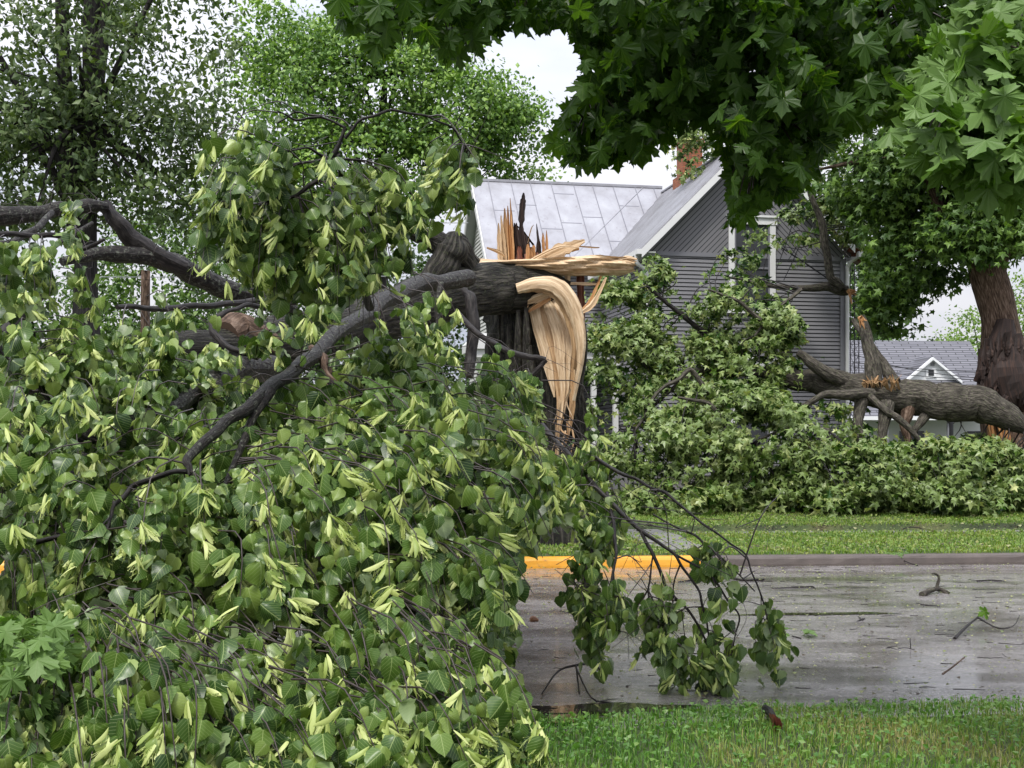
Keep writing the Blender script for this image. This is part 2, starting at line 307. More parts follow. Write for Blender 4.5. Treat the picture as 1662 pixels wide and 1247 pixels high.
# road: worn wet asphalt, puddles come from low spots with low roughness
m, t, b, o = mat('wet_asphalt'); n = noise(t, .55, None, 5, .55, (1, 2.2, 1)); n2 = noise(t, 26, None, 6, .85); n3 = noise(t, 3.2, None, 6, .7, (.7, 1.1, 1)); n4 = noise(t, 220, None, 2)
r = ramp(t, [(.3, (.12,.108,.106)), (.5, (.20,.185,.183)), (.7, (.29,.275,.27))]); t.links.new(n3.outputs[0], r.inputs[0])
sp = ramp(t, [(.56, (0,)*3), (.66, (1,)*3)]); t.links.new(n2.outputs[0], sp.inputs[0]); col = mixc(t, math_(t, 'MULTIPLY', sp.outputs[0], .8), r.outputs[0], (.55,.53,.47))
sp2 = ramp(t, [(.33, (1,)*3), (.42, (0,)*3)]); t.links.new(n2.outputs[0], sp2.inputs[0]); col = mixc(t, math_(t, 'MULTIPLY', sp2.outputs[0], .6), col, (.05,.04,.035))
wet = ramp(t, [(.48, (0,)*3), (.68, (1,)*3)]); t.links.new(n.outputs[0], wet.inputs[0]); col = mixc(t, math_(t, 'MULTIPLY', wet.outputs[0], .7), col, mixc(t, 1, col, (.42,.4,.4), 'MULTIPLY'))
t.links.new(col, b.inputs['Base Color']); rr = t.nodes.new('ShaderNodeMapRange'); t.links.new(wet.outputs[0], rr.inputs[0]); rr.inputs[3].default_value = .27; rr.inputs[4].default_value = .07; t.links.new(rr.outputs[0], b.inputs['Roughness'])
q = bump(t, n2.outputs[0], .3, .006, b); bump(t, n4.outputs[0], .12, .002, b, q); b.inputs['Specular IOR Level'].default_value = .7; cw = t.nodes.new('ShaderNodeMapRange'); t.links.new(wet.outputs[0], cw.inputs[0]); cw.inputs[3].default_value = .3; cw.inputs[4].default_value = 1.; t.links.new(cw.outputs[0], b.inputs['Coat Weight']); b.inputs['Coat Roughness'].default_value = .09; M['road'] = m
sheet('road', AX, [-11.5, -10, -8, -6, -4, -2, 0], lambda a, b_: RZ+.02*math.exp(-((b_+5)/3)**2), M['road'])
# near verge
B0 = [0, .1, .3, .6, 1, 2, 3, 5, 8, 20, 60]
V = []
for k in B0:
    for a in AX: e = edge_near(a) if -30 < a < 30 else -ROADW; V.append(S(a, e-k, -.15 if k == 0 else (-.03 if k == .1 else .0)))
n_ = len(AX); i = np.arange(len(B0)-1)[:, None]*n_+np.arange(n_-1)[None]; mb = MB(); mb.add(np.array(V), np.stack([i, i+n_, i+n_+1, i+1], -1).reshape(-1, 4)); mb.build('verge', M['soil'], smooth=True, kind='structure')
# kerb with rounded nose
M['kerb'] = plain('kerb_concrete', (.085,.068,.06), .5, .5, 5, bmp=.5, bs=60)
m, t, b, o = mat('yellow_kerb_paint'); n = noise(t, 3.5, None, 5); n2 = noise(t, 18, None, 6, .75, (.5, 1, 1)); q = ramp(t, [(.57, (0,)*3), (.64, (1,)*3)]); t.links.new(n2.outputs[0], q.inputs[0]); col = mixc(t, n.outputs[0], (.52,.22,.015), (.80,.38,.025)); t.links.new(mixc(t, math_(t, 'MULTIPLY', q.outputs[0], .6), col, (.16,.11,.07)), b.inputs['Base Color']); b.inputs['Roughness'].default_value = .42; bump(t, n2.outputs[0], .4, .01, b); M['kerb_yellow'] = m
def kerb(name, a0, a1, m):
    prof = [(-.02, RZ-.05), (-.015, RZ+.03), (.0, -.045), (.018, -.015), (.05, .002), (.10, .006), (.175, .004), (.18, -.2)]
    aa = np.arange(a0, a1+.01, .25); mb = MB()
    V = np.array([[S(a, p+rng.normal(0, .002), z+rng.normal(0, .0015)) for p, z in prof] for a in aa]); k = len(prof)
    i = np.arange(len(aa)-1)[:, None]*k+np.arange(k-1)[None]; mb.add(V.reshape(-1, 3), np.stack([i, i+k, i+k+1, i+1], -1).reshape(-1, 4)); return mb.build(name, m, kind='structure')
kerb('kerb', 2.75, 30, M['kerb']); kerb('painted_kerb', -30, 2.75, M['kerb_yellow'])
# sidewalk + short walk across the parkway
M['conc'] = plain('sidewalk_concrete', (.21,.20,.205), .35, .35, 3, bmp=.3, bs=70)
mb = MB()
for k in range(-20, 20):
    a, b2 = k*1.5, k*1.5+1.49; z = -.03
    V = [S(a, 4.47, z), S(b2, 4.47, z), S(b2, 5.43, z), S(a, 5.43, z), S(a, 4.47, z-.1), S(b2, 4.47, z-.1), S(b2, 5.43, z-.1), S(a, 5.43, z-.1)]
    mb.add(np.array(V)+[0, 0, .02], QB)
mb.build('sidewalk', M['conc'], kind='structure')
mb = MB(); A_ = [G(1090, 895), G(1160, 895), G(1125, 884), G(1105, 872), G(1030, 852), G(985, 838), G(960, 846), G(1005, 866), G(1050, 886)]
V = np.array(A_); V[:, 2] = .03; mb.add(V, [list(range(len(V)))]); V2 = V.copy(); V2[:, 2] = -.08
for i in range(len(V)): j = (i+1) % len(V); mb.add(np.array([V[i], V2[i], V2[j], V[j]]), [[0, 1, 2, 3]])
mb.build('path', M['conc'], kind='structure')
# puddles
m, t, b, o = mat('puddle_water'); b.inputs['Base Color'].default_value = (.02,.017,.014, 1); b.inputs['Roughness'].default_value = .02; n = noise(t, 14, None, 3); bump(t, n.outputs[0], .06, .01, b); M['water'] = m
def puddle(px, py, rx, ry, seed):
    r = np.random.default_rng(seed); c = G(px, py, RZ+.026); mb = MB(); k = 40; V = [c]
    for i in range(k):
        a = i*2*math.pi/k; q = 1+.22*math.sin(2*a+seed)+.18*math.sin(5*a+seed*2)+r.normal(0, .05); V.append(c+EX*rx*math.cos(a)*q+EY*ry*math.sin(a)*q)
    mb.add(np.array(V), [[0, i+1, (i+1) % k+1] for i in range(k)]); mb.build('puddle', M['water'], kind='structure')
puddle(935, 1150, .62, .16, 1); puddle(1330, 996, .7, .10, 2); puddle(905, 1166, .4, .1, 5)

# ------------------------------------------------------------ grass
def blades(name, mtl, pts, h, w, label, extra=None, lean=.45):
    n = len(pts); a = rng.random(n)*2*math.pi; hh = h*(.45+rng.random(n)*.9); d = np.column_stack([np.cos(a), np.sin(a), np.zeros(n)]); sd = np.column_stack([-np.sin(a), np.cos(a), np.zeros(n)])
    le = (rng.random(n)*lean*2)[:, None]*hh[:, None]; up = np.array([0, 0, 1.])
    p0 = pts-sd*w/2; p1 = pts+sd*w/2; m0 = pts+up*hh[:, None]*.55+d*le*.35; t0 = pts+up*hh[:, None]*(1-.25*le/hh[:, None])+d*le
    V = np.stack([p0, p1, m0-sd*w*.4, m0+sd*w*.4, t0], 1).reshape(-1, 3); k = np.arange(n)[:, None]*5
    r = np.clip(.32+.2*np.sin(pts[:, 0]*1.7+1)*np.cos(pts[:, 1]*2.3)+.14*np.sin(pts[:, 0]*5.1+pts[:, 1]*3.3)+.24*np.clip((7.9-pts[:, 1])/1.5, 0, 1)*(pts[:, 0] > 1)+rng.normal(0, .2, n), 0, 1); r = np.repeat(r, 5)
    mb = MB(); mb.add(V, k+np.array([[0, 1, 3, 2]]), rnd=r); mb.F.setdefault(3, []).append(k+np.array([[2, 3, 4]])); mb.U.setdefault(3, []).append(np.zeros((n*3, 2)))
    if extra: extra(mb)
    return mb.build(name, mtl, label=label, cat='grass', kind='stuff')
M['grass_near'] = leafmat('grass_blade_near', [(.06,.16,.02),(.10,.24,.03),(.16,.28,.045),(.26,.31,.08),(.38,.31,.14)], None, .3, .45)
M['grass_far'] = leafmat('grass_blade_far', [(.10,.19,.025),(.15,.26,.035),(.22,.31,.05),(.28,.31,.09),(.30,.23,.10)], None, .3, .5)
n = 80000; a = rng.uniform(-2.5, 6.5, n); bb = rng.random(n)**1.2*3.8
pts = np.array([S(x, edge_near(x)-y+.04, 0) for x, y in zip(a, bb)])
def clover(mb):
    k = 6000; x = rng.uniform(-1.5, 5.5, k); y = rng.random(k)**1.5*3; p = np.array([S(q, edge_near(q)-w_, .02+rng.random()*.05) for q, w_ in zip(x, y)])
    scatter(mb, SMALL, p, rng.normal(size=(k, 3))*[1, 1, .4], rng.normal(0, .5, (k, 3))+[0, -.4, 1], rng.uniform(.02, .045, k), rng.uniform(0, .55, k))
blades('near_grass', M['grass_near'], pts, .06, .005, 'wet green lawn grass and clover beside the near edge of the road', clover)
n = 95000; a = rng.uniform(-4, 13.5, n); bb = rng.random(n)*13.5+.16
k = ~((bb > 4.42) & (bb < 5.45)); a, bb = a[k], bb[k]; pts = np.array([S(x, y, lawn_h(y)+.002) for x, y in zip(a, bb)])
pts = pts[~inpoly(pts, A_)]
def far_clover(mb):
    k = 14000; x = rng.uniform(-3, 13, k); y = rng.random(k)*13+.2; q = ~((y > 4.42) & (y < 5.45)); x, y = x[q], y[q]; k = len(x); p = np.array([S(u, w_, lawn_h(w_)+.035) for u, w_ in zip(x, y)])
    scatter(mb, SMALL, p, rng.normal(size=(k, 3))*[1, 1, .3], rng.normal(0, .4, (k, 3))+[0, -.4, 1], rng.uniform(.03, .075, k), rng.uniform(.1, .8, k))
blades('far_grass', M['grass_far'], pts, .06, .016, 'clipped lawn grass across the street in front of the house', far_clover)

# ------------------------------------------------------------ grey house (local s along front, d back, z up)
HA = math.radians(11); HO = P(1057, 725, 35)*[1, 1, 0]
hx = np.array([math.cos(HA), math.sin(HA), 0]); hy = np.array([-math.sin(HA), math.cos(HA), 0])
def H(s, d, z): return HO+hx*s+hy*d+np.array([0, 0, z])
def hbox(mb, s0, s1, d0, d1, z0, z1): box8(mb, [H(s0,d0,z0), H(s1,d0,z0), H(s1,d1,z0), H(s0,d1,z0), H(s0,d0,z1), H(s1,d0,z1), H(s1,d1,z1), H(s0,d1,z1)])
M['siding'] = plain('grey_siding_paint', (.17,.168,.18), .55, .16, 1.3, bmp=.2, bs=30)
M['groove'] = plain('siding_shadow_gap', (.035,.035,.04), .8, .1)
M['siding_lit'] = plain('lit_siding_paint', (.50,.50,.48), .55, .1, 1.5)  # same house siding, lighter colour stands for light on the left end
M['trim'] = plain('white_trim_paint', (.66,.66,.66), .45, .1, 2)
M['trim_grey'] = plain('grey_trim_paint', (.17,.17,.19), .5, .1, 2)
M['soffit'] = plain('soffit_paint', (.34,.36,.33), .55, .12, 2)
m, t, b, o = mat('window_glass'); b.inputs['Base Color'].default_value = (.015,.017,.02, 1); b.inputs['Roughness'].default_value = .06; M['glass'] = m
M['screen'] = plain('window_screen', (.05,.052,.06), .35, .2, 3)
m, t, b, o = mat('metal_roof'); n = noise(t, 1.3, None, 6, .65, (1, 1, .45)); n2 = noise(t, 7, None, 5, .7, (1, 1, .25)); r = ramp(t, [(.3, (.24,.235,.25)), (.5, (.32,.32,.35)), (.7, (.38,.385,.415)), (.85, (.44,.44,.47))]); t.links.new(n.outputs[0], r.inputs[0])
q = ramp(t, [(.60, (0,)*3), (.72, (1,)*3)]); t.links.new(n2.outputs[0], q.inputs[0]); t.links.new(mixc(t, math_(t, 'MULTIPLY', q.outputs[0], .6), r.outputs[0], (.17,.15,.15)), b.inputs['Base Color']); b.inputs['Metallic'].default_value = .25; b.inputs['Roughness'].default_value = .42; bump(t, n2.outputs[0], .3, .01, b); M['metal'] = m
M['seam'] = plain('roof_seam_metal', (.22,.22,.25), .45, .2, 4, .3)
def siding(mbs, p0, u, w, z0, z1, pitch, nrm):
    """lap boards on a rectangle: p0 at z=0, direction u, width w; real boards with a recessed gap"""
    a, g = mbs; up = np.array([0, 0, 1.]); k = 0; z = z0
    while z < z1-.01:
        zt = min(z+pitch, z1); zg = z+.2*pitch
        q = [p0+u*0+up*zg+nrm*.028, p0+u*w+up*zg+nrm*.028, p0+u*w+up*zt+nrm*.008, p0+up*zt+nrm*.008]
        r_ = [p0+up*zg+nrm*-.02, p0+u*w+up*zg+nrm*-.02]; a.add(np.array(q), [[0, 1, 2, 3]]); a.add(np.array([r_[0], r_[1], q[1], q[0]]), [[0, 1, 2, 3]])
        g.add(np.array([p0+up*z-nrm*.02, p0+u*w+up*z-nrm*.02, r_[1], r_[0]]), [[0, 1, 2, 3]])
        g.add(np.array([p0+up*z-nrm*.02, p0+u*w+up*z-nrm*.02, p0+u*w+up*z+nrm*.008, p0+up*z+nrm*.008]), [[0, 1, 2, 3]]); z = zt
house = thing('grey_house', H(3, 4, .2), 'two storey grey clapboard house with pale metal roof and brick chimney behind the fallen maple', 'house')
FW, EZ, PIT = 5.9, 7.45, .115; fr = -hy; lf = -hx; TZ = 7.0
a = MB(); g = MB()
siding((a, g), H(0, 0, 0), hx, FW, .75, TZ+.05, PIT, fr); siding((a, g), H(0, 5.5, 0), -hy, 5.5, .75, EZ, PIT, lf); siding((a, g), H(-3.5, 5.5, 0), hx, 3.5, .75, EZ, PIT, fr)
# chevron boards in the gable, parallel to the rakes, one layer per board
GT = 3.35; half = FW/2; sl_ = 1.0
bot, base = TZ+.14, TZ+.14; apex = EZ+half*sl_
for sg in (-1, 1):
    k = 0; pv = PIT*1.42
    while True:
        zt = apex-k*pv; zb = zt-pv*.8; zc = zt-pv
        if zt < base: break
        def seg(zz0, zz1, out_):   # strip under line z = zz - |s-half| clipped at base
            pts = []
            s1 = (zz1-base)/sl_; s0 = max((zz0-base)/sl_, 0)
            top = [(0, zz1), (s1, base)]; botm = [(s0, base)] + ([(0, zz0)] if zz0 > base else [])
            pts = top+botm
            return np.array([H(half+sg*x, -out_, z) for x, z in pts])
        q = seg(zb, zt, .026); a.add(q, [list(range(len(q)))])
        q = seg(zc, zb, -.02); g.add(q, [list(range(len(q)))]) if zb > base else None
        k += 1
a.build('siding', M['siding'], house); g.build('siding_gap', M['groove'], house)
core = MB(); hbox(core, .03, FW-.03, .03, 9.5, 0, EZ-.1); hbox(core, -3.47, 0.03, 5.55, 10.4, 0, EZ-.1)
core.add(np.array([H(.06, .05, EZ-.15), H(FW-.06, .05, EZ-.15), H(half, .05, apex-.15), H(.06, 9, EZ-.15), H(FW-.06, 9, EZ-.15), H(half, 9, apex-.15)]), [[0, 1, 2], [3, 5, 4]]); core.build('wall', M['groove'], house)
# left end gable of the side wing, its siding lightened to look lit
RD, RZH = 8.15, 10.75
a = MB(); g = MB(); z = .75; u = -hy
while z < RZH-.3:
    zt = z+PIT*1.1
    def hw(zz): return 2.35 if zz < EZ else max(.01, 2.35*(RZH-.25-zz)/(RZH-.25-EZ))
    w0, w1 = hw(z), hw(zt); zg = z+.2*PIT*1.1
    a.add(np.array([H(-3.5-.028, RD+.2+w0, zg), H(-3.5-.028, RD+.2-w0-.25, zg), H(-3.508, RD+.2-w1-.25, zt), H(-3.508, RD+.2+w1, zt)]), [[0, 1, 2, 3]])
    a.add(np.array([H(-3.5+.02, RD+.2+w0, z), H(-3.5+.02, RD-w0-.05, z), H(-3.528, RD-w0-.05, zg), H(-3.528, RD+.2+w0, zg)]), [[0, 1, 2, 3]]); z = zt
a.build('end_siding', M['siding_lit'], house)
# trim boards
t_ = MB(); hbox(t_, -.035, .15, -.05, -.003, .7, TZ+.1); hbox(t_, -.035, -.003, -.003, .13, .7, EZ-.05); hbox(t_, FW-.15, FW+.035, -.05, -.003, .7, TZ+.1); hbox(t_, .15, FW-.15, -.055, -.003, TZ+.03, TZ+.15); t_.build('corner_board', M['trim_grey'], house)
# roofs
def slab(mb, quad, th): q = np.array(quad); box8(mb, np.vstack([q-[0, 0, th], q]))
rf = MB(); ov = .42; fe = -.45
zr = lambda s: EZ+.16+min(s, FW-s)*sl_      # roof top over front wing
slab(rf, [H(-ov, fe, zr(-ov)), H(half, fe, zr(half)), H(half, RD+.3, zr(half)), H(-ov, RD+.3, zr(-ov))], .05)
# right slope, torn at the corner: stops short, then a bent flap
slab(rf, [H(half, fe, zr(half)), H(FW+ov-1.55, fe, zr(FW+ov-1.55)), H(FW+ov-1.55, RD+.3, zr(FW+ov-1.55)), H(half, RD+.3, zr(half))], .05)
slab(rf, [H(FW+ov-1.55, fe+1.3, zr(FW+ov-1.55)), H(FW+ov, fe+1.9, zr(FW+ov)), H(FW+ov, RD+.3, zr(FW+ov)), H(FW+ov-1.55, RD+.3, zr(FW+ov-1.55))], .05)
slab(rf, [H(FW-1.6, fe+.1, zr(FW-1.6)+.15), H(FW+.1, fe-.15, zr(FW)-.05), H(FW+.2, fe+.5, zr(FW)+.25), H(FW-1.5, fe+1., zr(FW-1.6)+.35)], .03)
slab(rf, [H(FW-.45, fe-.1, zr(FW-.45)-.05), H(FW+.5, fe-.05, zr(FW+.45)+.1), H(FW+.45, fe+.6, zr(FW+.4)+.35), H(FW-.5, fe+.5, zr(FW-.5)+.2)], .03)
wr = MB(); zw = lambda d: RZH-abs(d-RD)*((RZH-EZ-.1)/(RD-5.1))
slab(wr, [H(-3.85, 5.08, zw(5.08)), H(half, 5.08, zw(5.08)), H(half, RD, RZH), H(-3.85, RD, RZH)], .06); slab(wr, [H(-3.85, RD, RZH), H(half, RD, RZH), H(half, 11.2, zw(11.2)), H(-3.85, 11.2, zw(11.2))], .06)
r1 = rf.build('metal_roof', M['metal'], house); r2 = wr.build('metal_roof', M['metal'], house)
sm = MB()
for k in range(26):                     # standing seams of the front wing, closely spaced
    d = fe+.14+k*.34
    if d > RD: break
    slab(sm, [H(-ov, d, zr(-ov)+.02), H(half, d, zr(half)+.02), H(half, d+.022, zr(half)+.02), H(-ov, d+.022, zr(-ov)+.02)], .018)
slab(sm, [H(half-.1, fe, zr(half)+.01), H(half+.1, fe, zr(half)+.01), H(half+.1, RD+.3, zr(half)+.01), H(half-.1, RD+.3, zr(half)+.01)], .05)
sm.build('roof_seam', M['metal'], house)
sm = MB()
for k in range(9):                      # wide pan seams of the wing
    s = -3.3+k*.74+(.06 if k % 3 == 1 else 0)
    slab(sm, [H(s, 5.07, zw(5.07)+.035), H(s+.02, 5.07, zw(5.07)+.035), H(s+.02, RD, RZH+.035), H(s, RD, RZH+.035)], .045)
    for q in range(1 if k % 3 else 2):
        d = 5.5+((k*.61+q*.5+.13) % 1)*2.3; slab(sm, [H(s, d, zw(d)+.012), H(s+.72, d, zw(d)+.012), H(s+.72, d+.02, zw(d+.02)+.012), H(s, d+.02, zw(d+.02)+.012)], .02)
sm.build('roof_seam', M['seam'], house)
sm = MB(); hbox(sm, -3.87, half, RD-.07, RD+.07, RZH-.04, RZH+.045); 
for q in (.35,):                     # valley flashing
    slab(sm, [H(-.75-q, 5.2, zw(5.2)+.015), H(-.75-q+.03, 5.2, zw(5.2)+.015), H(2.6-q, RD-.05, RZH-.02), H(2.57-q, RD-.05, RZH-.02)], .02)
sm.build('ridge_cap', M['metal'], house)
# rake and fascia boards
def rake(s0, s1, d0, d1, th, drop=.0):
    z0, z1 = zr(s0), zr(s1); v = [H(s0, d0, z0-th-.06-drop), H(s1, d0, z1-th-.06-drop), H(s1, d1, z1-th-.06-drop), H(s0, d1, z0-th-.06-drop), H(s0, d0, z0-.055-drop), H(s1, d0, z1-.055-drop), H(s1, d1, z1-.055-drop), H(s0, d1, z0-.055-drop)]; return v
tr = MB(); box8(tr, rake(-ov, half, fe-.03, fe, .24)); tr.build('rake_board', M['trim'], house); tr = MB(); box8(tr, rake(half, FW+.1, fe-.03, fe, .24)); tr.build('rake_board', M['trim'], house); tr = MB()
v = [H(-3.9, 5.05, zw(5.05)-.28), H(-3.86, 5.05, zw(5.05)-.28), H(-3.86, RD, RZH-.3), H(-3.9, RD, RZH-.3), H(-3.9, 5.05, zw(5.05)-.0), H(-3.86, 5.05, zw(5.05)-.0), H(-3.86, RD, RZH+.02), H(-3.9, RD, RZH+.02)]; box8(tr, v)
v = [H(-3.9, RD, RZH-.3), H(-3.86, RD, RZH-.3), H(-3.86, 11.2, zw(11.2)-.3), H(-3.9, 11.2, zw(11.2)-.3), H(-3.9, RD, RZH+.02), H(-3.86, RD, RZH+.02), H(-3.86, 11.2, zw(11.2)), H(-3.9, 11.2, zw(11.2))]; box8(tr, v)
tr.build('rake_board', M['trim'], house); tr = MB(); hbox(tr, -3.86, -.6, 5.05, 5.08, zw(5.08)-.3, zw(5.08)-.06)
tr.build('fascia', M['trim'], house)
sf = MB(); box8(sf, rake(-ov, half, fe, -.03, .02, .1)); box8(sf, rake(half, FW+.1, fe, -.03, .02, .1)); sf.build('soffit', M['soffit'], house); sf = MB(); hbox(sf, -ov, -.003, fe, 5.2, EZ-.42, EZ-.38); sf.build('soffit', M['soffit'], house); sf = MB()
v = [H(-3.86, 5.1, zw(5.1)-.12), H(-3.5, 5.1, zw(5.1)-.12), H(-3.5, RD, RZH-.12), H(-3.86, RD, RZH-.12), H(-3.86, 5.1, zw(5.1)-.08), H(-3.5, 5.1, zw(5.1)-.08), H(-3.5, RD, RZH-.08), H(-3.86, RD, RZH-.08)]; box8(sf, v)
v = [H(-3.86, RD, RZH-.12), H(-3.5, RD, RZH-.12), H(-3.5, 11.1, zw(11.1)-.12), H(-3.86, 11.1, zw(11.1)-.12), H(-3.86, RD, RZH-.08), H(-3.5, RD, RZH-.08), H(-3.5, 11.1, zw(11.1)-.08), H(-3.86, 11.1, zw(11.1)-.08)]; box8(sf, v)
sf.build('soffit', M['soffit'], house)
# gutters, downpipes
gt = MB(); hbox(gt, -ov-.13, -ov+.02, fe-.02, 5.05, zr(-ov)-.2, zr(-ov)-.06); gt.build('gutter', M['trim'], house)
gt = MB(); hbox(gt, FW+.2, FW+.42, fe-.05, fe+.9, EZ-.38, EZ-.2); gt.build('gutter', M['trim'], house)
dp = MB(); tube(dp, [H(-.5, -.2, 7.05), H(-.5, -.2, 6.9), H(-.45, -.18, 6.75), H(-.22, -.1, 6.6), H(-.14, -.05, 6.4), H(-.13, .0, 6.1), H(-.13, .0, 3.5), H(-.13, 0, .5)], [.055]*8, n=10, rnd=.5); dp.build('downpipe', M['trim'], house, smooth=True)
dp = MB(); tube(dp, [H(FW+.3, -.2, 7.1), H(FW+.15, -.15, 7.02), H(FW+.06, -.1, 6.85), H(FW+.05, -.09, 6.5), H(FW+.05, -.09, 3), H(FW+.05, -.09, .5)], [.055]*6, n=10, rnd=.5); dp.build('downpipe', M['trim'], house, smooth=True)
def window(s0, s1, z0, z1, d=0., sash=True, ms='trim'):
    f = MB(); w = .17
    hbox(f, s0, s0+w, d-.09, d-.031, z0, z1); hbox(f, s1-w, s1, d-.09, d-.031, z0, z1); hbox(f, s0-.04, s1+.04, d-.11, d-.031, z1, z1+.2); hbox(f, s0-.07, s1+.07, d-.16, d-.031, z1+.2, z1+.26); hbox(f, s0-.05, s1+.05, d-.14, d-.031, z0-.07, z0)
    fo = f.build('window_frame', M[ms], house)
    p_ = MB(); hbox(p_, s0+w, s1-w, d-.045, d-.032, z0, z1); pn = p_.build('pane', M['screen'], fo);
    k = MB(); zm = (z0+z1)/2; hbox(k, s0+w+.05, s1-w-.05, d-.07, d-.047, zm-.03, zm+.03); hbox(k, s0+w, s0+w+.05, d-.07, d-.047, z0, z1); hbox(k, s1-w-.05, s1-w, d-.07, d-.047, z0, z1); k.build('sash', M['trim_grey'], fo)
window(2.3, 3.72, 5.5, 8.0); window(2.3, 3.7, 1.6, 3.9); window(-3.1, -2.2, 1.4, 3.4, 5.5); window(-2.2, -1.2, 4.9, 6.6, 5.5)
# chimney of orange brick
m, t, b, o = mat('orange_brick'); br = t.nodes.new('ShaderNodeTexBrick'); br.inputs['Scale'].default_value = 4.4; br.inputs['Color1'].default_value = (.34,.11,.05,1); br.inputs['Color2'].default_value = (.22,.07,.035,1); br.inputs['Mortar'].default_value = (.12,.08,.06,1); br.inputs['Mortar Size'].default_value = .03; br.inputs['Brick Width'].default_value = .9; br.inputs['Row Height'].default_value = .33
uv = t.nodes.new('ShaderNodeUVMap'); t.links.new(uv.outputs[0], br.inputs[0]); t.links.new(br.outputs[0], b.inputs['Base Color']); b.inputs['Roughness'].default_value = .85; bump(t, br.outputs['Fac'], -.5, .02, b); M['brick'] = m
ch = MB(); cs, cd = half, 5.2
for (s0, s1, d0, d1, z0, z1) in [(cs-.34, cs+.34, cd-.3, cd+.3, zr(half)-.8, zr(half)+1.0), (cs-.4, cs+.4, cd-.36, cd+.36, zr(half)+1.0, zr(half)+1.14), (cs-.46, cs+.4, cd-.36, cd+.36, zr(half)-.9, zr(half)-.1)]:
    cc = [(s0, d0), (s1, d0), (s1, d1), (s0, d1)]
    for k in range(4):
        (p0, q0), (p1, q1) = cc[k], cc[(k+1) % 4]; w = abs(p1-p0)+abs(q1-q0); ch.add(np.array([H(p0, q0, z0), H(p1, q1, z0), H(p1, q1, z1), H(p0, q0, z1)]), [[0, 1, 2, 3]], np.array([[0, z0], [w, z0], [w, z1], [0, z1]]))
    ch.add(np.array([H(*c2, z1) for c2 in cc]), [[0, 1, 2, 3]])
ch.build('chimney', M['brick'], house)
# porch in the nook
pr = MB(); hbox(pr, -4.6, .3-.35, 3.0, 5.45, 4.55, 4.8); hbox(pr, -4.5, -.1, 3.1, 5.45, 4.3, 4.55)
v = [H(-4.6, 3.0, 4.8), H(-.05, 3.0, 4.8), H(-.05, 5.45, 4.8), H(-4.6, 5.45, 4.8), H(-4.2, 3.4, 4.95), H(-.05, 3.4, 4.95), H(-.05, 5.45, 5.25), H(-4.2, 5.45, 5.25)]; box8(pr, np.array(v)+[0, 0, .003]); po = pr.build('porch_roof', M['trim'], house)
for s in (-4.3, -2.25, -.9, -.2):
    q = MB(); hbox(q, s, s+.15, 3.2, 3.35, .9, 4.3); hbox(q, s-.04, s+.19, 3.16, 3.39, 4.1, 4.299); q.build('porch_post', M['trim'], house)
q = MB(); hbox(q, -4.5, -.05, 3.05, 5.45, .2, .9); q.build('porch_floor', M['trim_grey'], house)
q = MB(); hbox(q, -.05, FW+.05, -.02, 9, -.1, .745); q.build('foundation', M['conc'], house)
dr = MB(); hbox(dr, -1.6, -.6, 5.40, 5.47, .9, 3.2); dr.build('door', M['groove'], house)
# torn corner: broken red-brown rafters
q = MB()
for k in range(9):
    s = FW-.75+k*.13; box8(q, [H(s, fe+.05+k*.02, zr(s)-.3), H(s+.08, fe+.05, zr(s)-.34), H(s+.5, fe+.7, zr(s)-.1-k*.05), H(s+.1, fe+.8, zr(s)-.25), H(s-.02, fe, zr(s)-.1+.1*math.sin(k*3)), H(s+.1, fe-.05*k % .1, zr(s)-.12), H(s+.45, fe+.7, zr(s)+.1), H(s+.1, fe+.8, zr(s)+.12)])
q.build('broken_rafter', M['wood_red'], house)

# ------------------------------------------------------------ distant white house
wh = thing('white_house', P(1480, 775, 66), 'distant low white house with grey shingle roof and small gabled dormer at right', 'house')
m, t, b, o = mat('shingles'); tcc = t.nodes.new('ShaderNodeTexCoord'); br = t.nodes.new('ShaderNodeTexBrick'); br.inputs['Scale'].default_value = 1; br.inputs['Brick Width'].default_value = .9; br.inputs['Row Height'].default_value = .17; br.inputs['Mortar Size'].default_value = .03; br.inputs['Color1'].default_value = (.20,.20,.225,1); br.inputs['Color2'].default_value = (.145,.145,.165,1); br.inputs['Mortar'].default_value = (.04,.04,.045,1)
uv = t.nodes.new('ShaderNodeUVMap'); t.links.new(uv.outputs[0], br.inputs[0]); nn = noise(t, .8, None, 5); t.links.new(mixc(t, nn.outputs[0], br.outputs[0], mixc(t, 1, br.outputs[0], (.65,.65,.7), 'MULTIPLY')), b.inputs['Base Color']); b.inputs['Roughness'].default_value = .6; M['shingle'] = m
M['white'] = plain('white_house_paint', (.72,.73,.75), .5, .06, 1)
def wq(mb, pts): 
    v = np.array(pts); uvs = np.column_stack([np.linalg.norm(v[:, :1]-v[0, :1], axis=1)*np.sign(v[:, 0]-v[0, 0]), v[:, 2]*1.3]); mb.add(v, [list(range(len(v)))], uvs)
D0 = 63
q = MB(); wq(q, [P(1290, 640, D0), P(1622, 645, D0), P(1574, 554, D0+4.5), P(1290, 552, D0+4.5)]); wq(q, [P(1574, 554, D0+4.5), P(1622, 645, D0), P(1640, 690, D0+9)]); wq(q, [P(1290, 552, D0+4.5), P(1574, 554, D0+4.5), P(1640, 690, D0+9), P(1290, 690, D0+9)])
wq(q, [P(1340, 676, D0-2.6), P(1622, 676, D0-2.6), P(1622, 646, D0-.02), P(1340, 641, D0-.02)])
